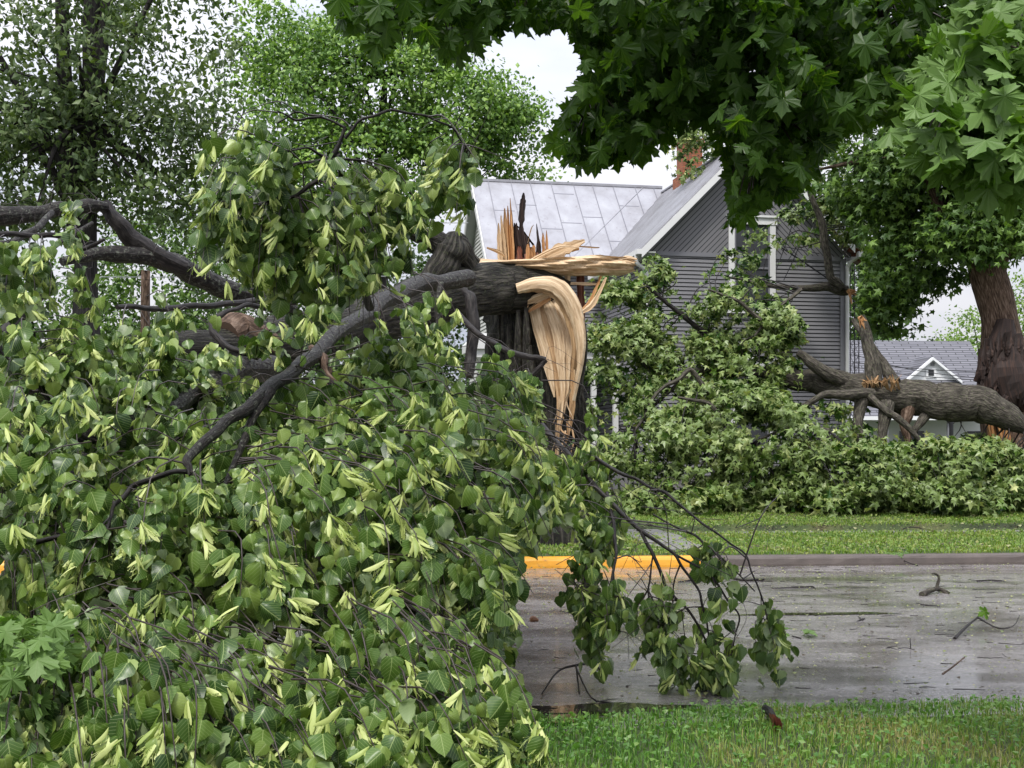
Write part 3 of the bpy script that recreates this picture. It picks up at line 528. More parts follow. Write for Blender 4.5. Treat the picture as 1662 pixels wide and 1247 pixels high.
wq(q, [P(1470, 618, D0-.6), P(1515, 580, D0-.6), P(1490, 578, D0+2.8), P(1440, 618, D0+1.4)]); wq(q, [P(1515, 580, D0-.6), P(1561, 618, D0-.6), P(1555, 618, D0+1.4), P(1515, 578, D0+2.8)]); wq(q, [P(1470, 618, D0-.6), P(1561, 618, D0-.6), P(1590, 640, D0-1.2), P(1455, 640, D0-1.2)])
rw = q.build('shingle_roof', M['shingle'], wh)
q = MB(); wq(q, [P(1473, 617, D0-.62), P(1559, 617, D0-.62), P(1515, 583, D0-.62)]); q.build('dormer_wall', M['white'], wh)
def px_box(mb, x0, y0, x1, y1, D, th): a_, b_ = P(x0, y1, D), P(x1, y0, D); box8(mb, [[a_[0], D, a_[2]], [b_[0], D, a_[2]], [b_[0], D+th, a_[2]], [a_[0], D+th, a_[2]], [a_[0], D, b_[2]], [b_[0], D, b_[2]], [b_[0], D+th, b_[2]], [a_[0], D+th, b_[2]]])
q = MB(); 
for (x0, y0, x1, y1) in ((1469, 619, 1515, 580.5), (1515, 580.5, 1562, 619)):
    a1, a2 = P(x0, y0, D0-.9), P(x1, y1, D0-.9); box8(q, np.vstack([np.array([a1, a2, a2+[0, .3, 0], a1+[0, .3, 0]])-[0, 0, .12], np.array([a1, a2, a2+[0, .3, 0], a1+[0, .3, 0]])+[0, 0, .02]]))
px_box(q, 1330, 676, 1625, 682, D0-2.7, .2); q.build('white_trim', M['white'], wh)
q = MB(); px_box(q, 1503, 598, 1520, 613, D0-.68, .05); w_ = q.build('window_frame', M['white'], wh); q = MB(); px_box(q, 1507, 600, 1516, 610, D0-.7, .02); q.build('pane', M['glass'], w_)
q = MB(); px_box(q, 1511, 589, 1517, 594, D0-.68, .05); q.build('vent', M['trim_grey'], wh)
q = MB(); px_box(q, 1300, 680, 1610, 790, D0, 8.); q.build('wall', M['white'], wh)
for x in (1350, 1440, 1540, 1610): q = MB(); px_box(q, x-2, 682, x+2, 785, D0-2.5, .12); q.build('porch_post', M['trim_grey'], wh)
for (x0, x1) in ((1370, 1400), (1460, 1500), (1570, 1595)): q = MB(); px_box(q, x0, 700, x1, 750, D0-.03, .02); q.build('window', M['glass'], wh)
# back shed / wall glimpsed left, black bracket post
bp = thing('bracket_post', P(1544, 775, 40), 'dark post with diagonal brackets standing in front of the white house', 'post')
M['iron'] = plain('dark_metal', (.03,.03,.035), .45, .2, 8, .4)
q = MB(); tube(q, [P(1544, 775, 40), P(1544, 676, 40)], [.07, .07], n=8, sub=1); q.build('post', M['iron'], bp)
for dx in (-14, 14): q = MB(); tube(q, [P(1544, 690, 40), P(1544+dx, 676, 40)], [.03, .03], n=6, sub=1); q.build('bracket', M['iron'], bp)
# lattice antenna mast beside the house, bent rods of the antenna
am = thing('antenna_mast', P(1388, 810, 37), 'thin lattice antenna mast standing against the right corner of the grey house', 'mast')
B_ = [P(1380, 810, 37.2), P(1394, 810, 37), P(1387, 810, 37.6)]; T_ = [P(1380, 345, 37.2), P(1394, 345, 37), P(1387, 345, 37.6)]
for p0, p1 in zip(B_, T_): q = MB(); tube(q, [p0, p1], [.016, .016], n=6, sub=1); q.build('rail', M['iron'], am)
q = MB()
for k in range(26):
    for i in range(3):
        a_ = B_[i]+(T_[i]-B_[i])*(k/26); b_ = B_[(i+1) % 3]+(T_[(i+1) % 3]-B_[(i+1) % 3])*((k+1)/26); c2 = B_[(i+1) % 3]+(T_[(i+1) % 3]-B_[(i+1) % 3])*(k/26)
        tube(q, [a_, b_], [.007, .007], n=4, sub=1, cap=False); tube(q, [a_, c2], [.007, .007], n=4, sub=1, cap=False)
q.build('lacing', M['iron'], am)
at = thing('broken_antenna', P(1290, 455, 34), 'broken television antenna rods hanging beside the upstairs window', 'antenna')
for (x0, y0, x1, y1, r_) in ((1290, 352, 1260, 437, .016), (1303, 385, 1272, 455, .014), (1293, 400, 1277, 425, .012), (1325, 357, 1312, 382, .014), (1262, 398, 1362, 465, .022), (1270, 400, 1330, 412, .012)):
    q = MB(); tube(q, [P(x0, y0, 34.3), P((x0+x1)/2+1, (y0+y1)/2, 34.35), P(x1, y1, 34.3)], [r_]*3, n=6, sub=2); q.build('rod', M['iron'], at)

# ------------------------------------------------------------ background trees
def crown(mb, blobs, nclump, per, leaf, spread, tm, flat=.6, sz=.35, regs=(), lump=0):
    c, u, idx = in_blobs(blobs, nclump, .55); k = np.repeat(np.arange(nclump), per); n = len(k); sc = spread*rng.uniform(.6, 1.4, nclump)[k][:, None]
    p = c[k]+rng.normal(size=(n, 3))*sc*[1, 1, flat]; rb = np.clip(rng.normal(.54, .14, nclump)[k]+rng.normal(0, .26, n), 0, 1)
    d = rng.normal(size=(n, 3))+[0, 0, -.5]; nr = u[k]*.7+rng.normal(0, .45, (n, 3))+[0, -.15, .9]
    k2 = (p[:, 2] > .15) & keep_(p, regs)
    if lump: k2 &= lumps(p, lump, -.6)|(rng.random(n) < .14)
    scatter(mb, tm, p[k2], d[k2], nr[k2], (leaf*rng.uniform(1-sz, 1+sz, n))[k2], rb[k2]); return c
def tree(name, label, base, trunkpts, rad, blobs, nclump, per, leaf, spread, lm, tm=SMALL, bm='bark_far', limbs=10, group=None, extra=None, cat='tree', flat=.6):
    t = thing(name, base, label, cat, group); q = MB(); tube(q, trunkpts, rad, n=12, sub=5, jit=.05); 
    if extra: [tube(q, a_, b_, n=10, sub=5, jit=.05) for a_, b_ in extra]
    q.build('trunk', M[bm], t, smooth=True)
    cr = MB(); c = crown(cr, blobs, nclump, per, leaf, spread, tm, flat); q = MB(); tp = np.array(trunkpts, float)
    for k in range(limbs*4):
        e = c[rng.integers(len(c))]; s = tp[rng.integers(len(tp)//2, len(tp))]
        if e[2] < s[2]-1: s = tp[len(tp)//2]
        mdl = (s+e)/2+rng.normal(0, .06, 3)*np.linalg.norm(e-s); r0 = min(rad[-1]*1.2, .02*np.linalg.norm(e-s)) if k > limbs else rad[-1]*.9
        tube(q, [s, mdl, e], [r0, r0*.6, r0*.15], n=6, sub=4, cap=False)
    q.build('branch', M[bm], t, smooth=True); cr.build('crown', M[lm], t); return t
g_ = lambda px, D: P(px, YH, D)*[1, 1, 0]
# tall fine-leaved tree, upper left
tree('shade_tree', 'tall fine leaved tree with twin dark trunks at the upper left', g_(135, 27), [P(138, 840, 27), P(140, 600, 27), P(140, 420, 27), P(145, 200, 27), P(150, 0, 27), P(152, -200, 27)], [.40, .34, .24, .19, .17, .12],
     [(60, 60, 27, 200, 200, 2.6, 3), (250, 110, 27, 150, 160, 2.2, 1.5), (40, 260, 27, 150, 130, 2.2, 2), (290, 290, 27, 100, 90, 1.8, 1.2), (130, -120, 27, 260, 160, 3, 1.5), (210, 250, 27, 100, 120, 1.6, .8), (-60, 300, 27, 120, 200, 2.5, 1)], 520, 42, .17, .33, 'locust', NARROW+SMALL[:1], limbs=6,
     extra=[([P(132, 420, 27), P(116, 300, 27), P(106, 150, 27), P(100, 0, 27), P(98, -150, 27)], [.2, .22, .17, .14, .1]), ([P(128, 380, 27), P(118, 330, 26.8), P(90, 250, 26.5), P(40, 160, 26), P(-20, 60, 25.5)], [.12, .11, .08, .07, .05]), ([P(150, 200, 27), P(165, 80, 27), P(180, -40, 27)], [.16, .15, .1]), ([P(125, 360, 27), P(80, 270, 27), P(20, 190, 27), P(-40, 120, 27)], [.12, .1, .08, .05])], cat='tree')
tree('maple_tree', 'bright green maple rising behind the broken tree left of the house roof', g_(600, 52), [P(610, 790, 52), P(612, 560, 52), P(615, 380, 52), P(620, 220, 52), P(625, 120, 52)], [.5, .4, .33, .22, .1],
     [(610, 130, 52, 150, 110, 3.5, 3), (480, 170, 51, 110, 130, 3, 2.5), (740, 200, 52, 110, 90, 3, 2.5), (830, 210, 53, 70, 50, 1.6, .9), (440, 90, 52, 60, 90, 2, .7), (580, 290, 51, 200, 90, 3.5, 3), (440, 320, 51, 120, 90, 3, 2), (800, 170, 52, 50, 40, 1.5, .4), (860, 285, 53, 50, 20, 1, .15), (640, 60, 52, 110, 60, 2, 1), (500, 60, 52, 40, 40, 1.5, .4)], 720, 58, .20, .48, 'bg_bright', limbs=14)
bgt = [  # px, D, top, half width, leaf material, label
 (260, 62, 330, 130, 'bg_mid', 'mid green tree between the twin trunks and the hanging linden leaves'),
 (60, 70, 420, 130, 'bg_mid', 'mid green tree low behind the fallen crown at the far left edge'),
 (430, 75, 400, 130, 'bg_dark', 'dark green tree low behind the middle of the fallen linden limbs'),
 (680, 72, 400, 110, 'bg_dark', 'dark green tree low behind the broken trunk left of the grey house'),
 (-160, 60, 300, 160, 'bg_mid', 'mid green tree past the left edge behind the fine leaved tree'),
 (1400, 76, 330, 50, 'bg_mid', 'dark tree close behind the right corner of the grey house'),
 (1580, 92, 505, 90, 'bg_yellow', 'yellow green tree behind the white house roof, right of the dark one'),
 (1690, 84, 440, 90, 'bg_yellow', 'yellow green tree beyond the standing maple trunk at the right edge'),
 (1520, 98, 535, 45, 'bg_dark', 'small dark green tree top above the white house ridge'),
 (1440, 100, 548, 30, 'bg_mid', 'tiny rounded treetop just above the white house ridge beside the sky gap'),
 (1850, 70, 380, 150, 'bg_mid', 'mid green tree outside the right edge beyond the maple'),
 (950, 90, 470, 120, 'bg_dark', 'dark green tree behind the grey house wing')]
for px, D, top, hw, lm, lb in bgt:
    hgt = 790-top; cy = top+hgt*.42
    tree('background_tree', lb, g_(px, D), [P(px, 790, D), P(px+3, 650, D), P(px, cy, D)], [.35, .28, .18], [(px, cy, D, hw, hgt*.42, hw/F_*D*.8, 3), (px-hw*.4, cy+hgt*.2, D, hw*.7, hgt*.3, 2.5, 1.5), (px+hw*.45, cy+hgt*.22, D, hw*.65, hgt*.28, 2.5, 1.5)], int(120+hw*1.9), 44, .26, .6, lm, limbs=5, group='trees behind the houses')
# shrub row so the ground behind the fallen crown is closed
for k, (px, D, lb) in enumerate(((-60, 44, 'rounded dark shrub at the far left behind the fallen crown'), (110, 46, 'rounded dark shrub behind the left part of the fallen crown'), (300, 45, 'rounded dark shrub behind the upper fallen log'), (470, 47, 'rounded dark shrub behind the middle of the fallen crown'), (640, 45, 'rounded dark shrub left of the shattered trunk'))):
    t = thing('shrub', g_(px, D), lb, 'shrub', 'shrubs behind the fallen linden'); q = MB(); crown(q, [(px, 725, D, 130, 65, 2, 1)], 170, 40, .18, .35, SMALL); q.build('foliage', M['bg_mid' if k % 2 else 'bg_dark'], t)
    q = MB(); [tube(q, [g_(px, D), P(px+dx*.4, 760, D), P(px+dx, 710, D)], [.06, .05, .02], n=6, sub=3) for dx in (-70, -20, 30, 80)]; q.build('stem', M['bark_dark'], t)

# ------------------------------------------------------------ standing maple at right with torn trunk
ms = thing('broken_maple', g_(1640, 30), 'standing maple with a torn rotten trunk at the right edge', 'tree')
q = MB(); tube(q, [P(1668, 850, 30), P(1655, 760, 30), P(1640, 680, 30), P(1632, 600, 30), P(1622, 520, 30), P(1605, 450, 30), P(1590, 400, 30), P(1560, 350, 30.3), P(1520, 330, 30.6)], [.95, .8, .72, .66, .42, .44, .42, .3, .2], n=20, sub=6, jit=.04)
tube(q, [P(1612, 440, 30), P(1625, 380, 29.8), P(1600, 300, 29.5), P(1585, 220, 29.5)], [.3, .26, .17, .1], n=12, sub=5, jit=.04); tube(q, [P(1600, 420, 30), P(1560, 400, 30), P(1530, 350, 30), P(1500, 280, 30)], [.3, .2, .16, .1], n=12, sub=5, jit=.04)
tube(q, [P(1545, 268, 30), P(1480, 258, 30), P(1400, 262, 30.4), P(1330, 275, 31)], [.1, .09, .07, .03], n=8, sub=4, jit=.04)
q.build('trunk', M['bark_brown'], ms, smooth=True)
# torn cavity: dark rotten collar and shards of orange wood
q = MB(); tube(q, [P(1632, 520, 29.55), P(1628, 560, 29.5), P(1626, 600, 29.42), P(1634, 640, 29.45), P(1650, 655, 29.5)], [.2, .36, .55, .55, .3], n=22, sub=4, jit=.08); 
for k in range(70):
    a = rng.uniform(-2.9, -.25); z = rng.uniform(560, 650); x = 1630+math.cos(a)*40*(1-.4*max(0, (590-z)/40)); D = 29.5+math.sin(a)*.52; h_ = rng.uniform(14, 34)
    ribbon(q, [P(x, z-h_, D+.08), P(x+rng.normal(0, 2), z, D-.03), P(x+rng.normal(0, 4), z+h_*.6, D)], [.02, rng.uniform(.06, .16), .02], .06, (math.cos(a), math.sin(a), 0), rough=.25, across=4, rnd=rng.random())
q.build('rotten_cavity', M['wood_dark'], ms)
q = MB()
for k in range(22):
    x = 1598+k*5+rng.normal(0, 2); y1 = 640+rng.uniform(-6, 12); y0 = y1+rng.uniform(50, 120); w = rng.uniform(.04, .1); D = 29.33+rng.normal(0, .06)
    ribbon(q, [P(x+rng.normal(0, 3), y1, D), P(x+2, (y0+y1)/2, D-.04), P(x+8, y0, D)], [w*.4, w, w*.7], .05, (0, -1, 0), rough=.15, across=4, rnd=rng.random())
for k in range(7): x = 1603+k*3; ribbon(q, [P(x, 612+k*5, 29.25), P(x+2, 628+k*4, 29.2), P(x+4, 650+k*3, 29.3)], [.02, .07, .03], .04, (0, -1, 0), rough=.2, across=4, rnd=rng.random())
q.build('splintered_wood', M['wood_orange'], ms)
q = MB(); crown(q, [(1610, 370, 29, 70, 50, .6, 1.8), (1540, 380, 29.3, 40, 40, .6, .8), (1620, 330, 30, 70, 90, 1.3, 2), (1500, 260, 30, 110, 60, 1.6, 2), (1400, 300, 31, 90, 50, 1.6, 1.6), (1420, 400, 31.5, 80, 110, 1.5, 2.6), (1370, 470, 32, 45, 90, 1.1, 1), (1500, 370, 31.5, 70, 60, 1.4, 1.2), (1440, 500, 31.5, 35, 50, .8, .45), (1560, 190, 30, 110, 90, 2, 2), (1680, 240, 30, 120, 160, 2, 2), (1520, 440, 31.5, 40, 35, .9, .4), (1400, 190, 31, 80, 60, 1.6, .8)], 560, 40, .17, .28, MAPLE_S, regs=[([(1100, 310), (1335, 310), (1400, 400), (1388, 640), (1100, 640)], 60, 1.), ([(1400, 520), (1420, 545), (1600, 545), (1600, 700), (1400, 700)], 60, 1.)]); q.build('crown', M['bg_mid'], ms)

# ------------------------------------------------------------ shattered linden: stump, hinge, fallen crown towards the camera
lt = thing('shattered_linden', G(870, 884), 'huge shattered linden tree with its leafy crown collapsed towards the street and near lawn', 'tree')
def limb(name, path, m='bark_limb', n=12, jit=.05, parent=lt, label=None):
    """path rows (px, py, D, apparent diameter in photo pixels)"""
    q = MB(); p = []; r = []
    for k, (x, y, D, w) in enumerate(path):
        if k: 
            x0, y0, D0_, w0 = path[k-1]; dl = math.hypot(x-x0, y-y0)
            for f in ((.33, .66) if dl > 60 else (.5,)): ww = (w0+(w-w0)*f); p.append(P(x0+(x-x0)*f+rng.normal(0, .02*ww+.014*dl), y0+(y-y0)*f+rng.normal(0, min(.10*ww, 1.3)+.012*dl), D0_+(D-D0_)*f)); r.append(ww/2/F_*(D0_+(D-D0_)*f)*rng.choice([.94, .98, 1.0, 1.0, 1.12] if ww < 26 else [.97, 1., 1.03]))
        p.append(P(x, y, D)); r.append(w/2/F_*D)
    tube(q, p, r, n=n, sub=4, jit=jit*.8); q.build(name, M[m], parent, smooth=True, label=label); LIMB.append(np.array(catmull(np.array(p), 6)))
LIMB = []
q = MB(); base = G(872, 880)
tube(q, [base+[0, 0, -.1], base+[0, 0, .25], P(868, 800, 21), P(862, 700, 21), P(858, 610, 21), P(852, 540, 21), P(842, 492, 21), P(835, 478, 21)], [1.0, .86, .74, .72, .72, .66, .52, .35], n=30, sub=7, jit=.035)
q.build('trunk', M['bark_wet'], lt, smooth=True)
q = MB()      # bark plates standing off the trunk
for k in range(46):
    a = rng.uniform(-2.95, -1.72); z0 = rng.uniform(.3, 3.2); R = .76; c = base+[0, 0, 0]; pts = [c+[R*math.cos(a), R*math.sin(a), z0], c+[(R+.03)*math.cos(a+.02), (R+.03)*math.sin(a+.02), z0+.35], c+[(R-.01)*math.cos(a), (R-.01)*math.sin(a), z0+.8]]
    ribbon(q, pts, [.04, .1, .05], .05, (math.cos(a), math.sin(a), 0), rough=.12, across=4)
q.build('bark_plate', M['bark_wet'], lt)
# fallen log from the hinge
limb('fallen_trunk', [(925, 470, 20.3, 26), (880, 466, 20.3, 62), (820, 468, 20.2, 84), (740, 476, 19.6, 90), (650, 505, 18.6, 84), (540, 538, 17, 78), (440, 552, 15.8, 76), (350, 565, 14.8, 62), (240, 574, 13.6, 46), (120, 600, 12.4, 34), (0, 640, 11.4, 26)], 'bark_wet', n=26, jit=.05)
limb('branch', [(450, 560, 15.5, 30), (385, 535, 15.2, 58), (365, 545, 14.9, 46)], 'bark_brown', n=14)
# dark hollow under the hinge
q = MB(); ribbon(q, [P(792, 492, 20.9), P(830, 500, 20.6), P(868, 520, 20.4), P(885, 570, 20.4), P(882, 640, 20.4)], [.6, .85, .8, .55, .3], .2, (0, -1, .2), rough=.1, rnd=.1); q.build('hollow_bark', M['bark_wet'], lt)
# torn slabs
def slabpx(name, rows, thick, m, nrm=(0, -1, 0), rough=.03, across=9, label=None):
    q = MB(); ribbon(q, [P(x, y, D) for x, y, D, w in rows], [w/F_*D for x, y, D, w in rows], thick, nrm, rough=rough, across=across, rnd=rng.random()); return q.build(name, M[m], lt, label=label)
def strips(name, ctr, k0, k1, wfac, m, nrm, thick, ends, dz=.03):
    for k in range(k0, k1):
        rows = []; n = len(ctr)-ends[(k-k0) % len(ends)]
        for q, (x, y, D, w) in enumerate(ctr[:n]):
            f = (k+.5)/max(k1, -k0); t = 1 if q < n-1 else .25
            rows.append((x+f*w*.5+rng.normal(0, .7), y+rng.normal(0, 2)+(rng.uniform(-12, 22) if q == n-1 else 0)-abs(f)*2, D+dz*((k*7) % 3-1)+abs(f)*.03, max(2.5, w/(k1-k0)*wfac*rng.uniform(.85, 1.25)*t)))
        slabpx(name, rows, thick, m if rng.random() > .15 else 'wood_tan', nrm, .05, 5)
SC = [(876, 480, 20.2, 30), (886, 506, 20.1, 50), (897, 545, 20.08, 58), (904, 590, 20.06, 42), (909, 635, 20.05, 25), (908, 672, 20.0, 16), (905, 705, 20.0, 9), (902, 742, 20.0, 6)]
strips('torn_slab', SC, -2, 2, 1.3, 'wood_pale', (-.2, -1, 0), .10, [3, 0, 0, 2], .03)
AC = [(838, 466, 19.75, 14), (868, 458, 19.7, 20), (898, 461, 19.65, 25), (919, 480, 19.6, 27), (933, 512, 19.6, 24), (940, 550, 19.6, 17), (939, 588, 19.65, 10), (934, 620, 19.7, 6), (929, 650, 19.7, 2)]
slabpx('torn_slab', AC, .07, 'wood_pale', (-.5, -1, .35), .035, 13)
slabpx('torn_slab', [(x-7, y+7, D+.12, w*.8) for x, y, D, w in AC[:6]]+[(930, 600, 19.8, 5)], .05, 'wood_tan', (-.5, -1, .2), .06, 7)
slabpx('torn_slab', [(x+9, y-5, D+.1, 5) for x, y, D, w in AC[3:]], .04, 'bark_wet', (-.5, -1, .2), .06, 4)
slabpx('torn_slab', [(924, 560, 20.1, 12), (928, 610, 20.1, 13), (929, 660, 20.1, 10), (925, 700, 20.1, 3)], .08, 'wood_tan', (0, -1, 0), .07)
for k in range(8): x = rng.uniform(884, 930); y = rng.uniform(600, 720); slabpx('splinter', [(x, y-20, 19.98, 2.5), (x+rng.normal(0, 3), y, 19.93, 3), (x+rng.normal(0, 6), y+rng.uniform(12, 30), 19.9, 1)], .02, rng.choice(['wood_pale', 'wood_tan']), rough=.1, across=3)
slabpx('splinter', [(852, 492, 20.0, 5), (872, 484, 19.95, 14), (892, 478, 19.9, 10), (903, 476, 19.9, 3)], .06, 'wood_pale', rough=.08, across=5)
slabpx('splinter', [(857, 506, 20.0, 3), (875, 495, 19.95, 8), (893, 485, 19.9, 4)], .05, 'wood_orange', rough=.08, across=5)
# horizontal plank
q = MB(); top = [(722, 428), (790, 424), (845, 421), (905, 418), (975, 414), (1015, 417), (1033, 425)]; bo = [(722, 436), (790, 438), (845, 441), (905, 448), (975, 447), (1015, 446), (1030, 440)]
rows = []
for k in range(43):
    f = k/42*6; i = min(int(f), 5); u = f-i; tx = np.array(top[i])*(1-u)+np.array(top[i+1])*u; bx = np.array(bo[i])*(1-u)+np.array(bo[i+1])*u; row = []
    for j in range(9):
        v = j/8; x, y = tx*(1-v)+bx*v; wv = .05*math.sin(x*.035+j*1.9+math.sin(x*.02)*2)+rng.normal(0, .006)
        row.append(P(x+(rng.normal(0, 2) if k == 42 else 0), y+(rng.normal(0, .5) if j in (0, 8) else 0), 20.0+.25*v+wv-.12*math.sin(v*3.14)))
    rows.append(row)
A3 = np.array(rows); B3 = A3+[0, .38, .04]; K = 43*9; i = np.arange(42)[:, None]*9+np.arange(8)[None]; Fq = np.stack([i, i+1, i+10, i+9], -1).reshape(-1, 4); ed = []
for k in range(42):
    for e in (0, 8): ed.append([k*9+e, (k+1)*9+e, (k+1)*9+e+K, k*9+e+K])
for e in range(8): ed += [[e, e+1, e+1+K, e+K], [42*9+e, 42*9+e+1, 42*9+e+1+K, 42*9+e+K]]
uv = np.array([[j*.04, k*.11] for k in range(43) for j in range(9)]); q.add(np.vstack([A3.reshape(-1, 3), B3.reshape(-1, 3)]), np.vstack([Fq, Fq[:, ::-1]+K, ed]), np.vstack([uv, uv])); q.build('torn_plank', M['wood_pale'], lt, label='pale horizontal plank torn out of the trunk top')
for rows_, th, m_ in (([(1000, 424, 20, 4), (1018, 418, 20, 6), (1034, 421, 20, 2)], .05, 'wood_pale'), ([(870, 424, 20.3, 16), (905, 408, 20.3, 22), (930, 398, 20.3, 16), (949, 390, 20.3, 4)], .12, 'wood_pale'), ([(890, 418, 20.4, 8), (915, 405, 20.4, 12), (940, 402, 20.4, 5)], .1, 'wood_orange'),
    ([(845, 432, 20.2, 5), (905, 402, 20.2, 4), (940, 402, 20.2, 2)], .03, 'wood_pale'), ([(700, 428, 20.1, 3), (755, 424, 20.1, 10), (830, 428, 20.1, 12)], .1, 'wood_pale'), ([(790, 402, 20.1, 2), (810, 409, 20.1, 5), (820, 416, 20.1, 3)], .03, 'wood_pale'),
    ([(940, 400, 20.4, 2), (965, 402, 20.4, 2), (973, 402, 20.4, 1)], .02, 'wood_pale'), ([(943, 508, 20, 6), (960, 496, 20, 9), (972, 476, 20, 6), (984, 450, 20, 3)], .05, 'wood_pale'), ([(944, 504, 20.1, 4), (958, 488, 20.1, 5), (970, 462, 20.1, 4), (975, 448, 20.1, 3)], .05, 'wood_orange'),
    ([(925, 460, 20.2, 4), (958, 461, 20.2, 5), (976, 461, 20.2, 2)], .04, 'wood_pale'), ([(921, 442, 20.3, 9), (922, 470, 20.3, 8), (919, 480, 20.3, 2)], .06, 'wood_pale'), ([(866, 398, 20.5, 3), (848, 375, 20.5, 3), (838, 366, 20.5, 1)], .03, 'wood_dark'), ([(856, 395, 20.5, 2), (862, 372, 20.5, 2), (866, 365, 20.5, 1)], .02, 'wood_pale'),
    ([(940, 620, 20.5, 9), (944, 560, 20.5, 14), (943, 500, 20.5, 13), (942, 446, 20.5, 11)], .14, 'wood_red'), ([(948, 760, 20.6, 14), (942, 700, 20.6, 24), (938, 640, 20.6, 22), (940, 600, 20.6, 12)], .2, 'bark_wet'),
    ([(795, 680, 20.2, 8), (797, 640, 20.2, 12), (790, 600, 20.2, 7), (786, 580, 20.2, 3)], .08, 'wood_pale'), ([(868, 470, 20.1, 1), (856, 500, 20.05, 2), (852, 520, 20, 1)], .01, 'wood_pale')):
    slabpx('splinter', rows_, th, m_, rough=.1, across=5)
# standing shards (base y 430)
for x0, x1, y1, w, m_, D in ((814, 809, 362, 9, 'wood_pale', 20.3), (820, 813, 350, 9, 'wood_pale', 20.35), (826, 819, 338, 11, 'wood_tan', 20.4), (829, 824, 334, 8, 'wood_orange', 20.38), (835, 828, 322, 7, 'wood_orange', 20.45), (833, 828, 326, 5, 'wood_orange', 20.33), (840, 835, 362, 12, 'wood_dark', 20.5), (847, 838, 362, 11, 'wood_dark', 20.42), (856, 852, 380, 12, 'wood_dark', 20.5), (863, 862, 402, 9, 'wood_orange', 20.4), (869, 866, 398, 7, 'wood_orange', 20.45), (876, 872, 392, 8, 'wood_dark', 20.5), (880, 871, 363, 6, 'wood_dark', 20.4), (884, 881, 378, 6, 'wood_orange', 20.35), (889, 887, 374, 5, 'wood_orange', 20.36), (853, 858, 396, 6, 'wood_orange', 20.3), (845, 843, 400, 9, 'wood_red', 20.3)):
    ym = (430+y1)/2; slabpx('splinter', [(x0, 434, D, w), (x0*.6+x1*.4+rng.normal(0, .8), ym+15, D, w*.95), (x0*.3+x1*.7+rng.normal(0, .6), ym-12, D, w*.75), (x1, y1, D, w*.15)], .12, m_, rough=.1, across=6)
slabpx('splinter', [(846, 432, 20.45, 10), (848, 400, 20.45, 11), (846, 372, 20.45, 8), (847, 345, 20.45, 10), (849, 325, 20.45, 8), (850, 313, 20.45, 2)], .12, 'wood_dark', rough=.14, across=6, label='tall dark splinter')
q = MB(); box8(q, [P(835, 440, 20.2), P(885, 440, 20.2), P(885, 440, 21), P(835, 440, 21), P(838, 408, 20.5), P(880, 410, 20.5), P(880, 410, 21), P(838, 408, 21)]); q.build('heartwood', M['wood_red'], lt)
# limbs
limb('branch', [(765, 432, 19.6, 34), (740, 400, 19.4, 46), (715, 398, 19.2, 40), (690, 385, 19, 30), (660, 372, 18.8, 24)], 'bark_wet', n=14, jit=.1)
limb('branch', [(700, 465, 19, 46), (722, 430, 19, 50), (735, 405, 19, 52), (740, 380, 19, 20)], 'bark_wet', n=14, jit=.1)
limb('branch', [(760, 452, 18, 28), (690, 458, 16.6, 28), (620, 488, 14.2, 27), (560, 530, 12, 25), (490, 590, 10.2, 24), (420, 645, 8.9, 22), (350, 702, 8.1, 19), (303, 748, 7.6, 15), (310, 772, 7.5, 8)], label='long lichen covered limb slanting down to the left')
limb('branch', [(440, 635, 9, 17), (405, 690, 8.6, 13), (378, 758, 8.2, 10), (360, 800, 8, 6)])
limb('branch', [(305, 766, 7.6, 9), (262, 772, 7.6, 9), (215, 790, 7.8, 9), (185, 820, 7.5, 7), (173, 860, 7.3, 5)], 'bark_dark')
limb('branch', [(470, 505, 17.5, 30), (440, 490, 17, 34), (360, 468, 16.4, 34), (290, 430, 15.8, 34), (230, 415, 15.4, 28), (160, 412, 15, 22), (100, 425, 14.6, 14)])
limb('branch', [(300, 436, 15.7, 26), (250, 412, 15.5, 30), (210, 385, 15.4, 30), (185, 355, 15.3, 26), (168, 330, 15.3, 20)], 'bark_dark', jit=.08)
limb('branch', [(172, 336, 15.2, 16), (140, 334, 15, 22), (70, 346, 14.7, 24), (20, 350, 14.4, 30), (-60, 345, 14, 34)])
limb('branch', [(480, 492, 15, 7), (420, 488, 14, 11), (340, 497, 13.2, 10), (260, 502, 12.6, 10), (190, 499, 12, 8)], 'bark_dark')
limb('branch', [(430, 500, 13.5, 9), (400, 495, 13.3, 8), (370, 505, 13, 7), (345, 520, 12.8, 10), (345, 540, 12.7, 11), (372, 565, 12.6, 10), (420, 580, 12.6, 12)], 'bark_dark')
limb('branch', [(440, 596, 13.4, 40), (380, 600, 12.4, 40), (330, 632, 11.4, 34), (270, 668, 10.6, 28), (200, 690, 10.2, 26), (130, 712, 10, 25), (60, 742, 10, 22), (-20, 768, 9.5, 22)])
limb('branch', [(752, 470, 16.4, 10), (764, 485, 16.3, 19), (770, 530, 16.2, 21), (764, 580, 16.1, 19), (762, 612, 16, 14)], 'bark_dark')
limb('branch', [(716, 460, 16.5, 10), (710, 500, 16.3, 11), (712, 540, 16.2, 9), (708, 580, 16, 8)], 'bark_limb')
limb('branch', [(740, 505, 16, 9), (780, 545, 15.6, 9), (820, 568, 15.2, 9), (860, 580, 15, 10), (886, 584, 15, 9)], 'bark_dark')
limb('branch', [(886, 584, 15, 9), (862, 610, 15, 6), (830, 640, 14.8, 5), (800, 680, 14.6, 3)], 'bark_dark')
limb('branch', [(505, 565, 11, 12), (525, 580, 10.8, 14), (528, 605, 10.6, 12), (555, 630, 10.4, 9), (590, 660, 10.2, 6)], 'bark_brown', n=9)
limb('branch', [(535, 600, 10.7, 9), (528, 650, 10.4, 10), (530, 700, 10.1, 7)], 'bark_brown', n=9)
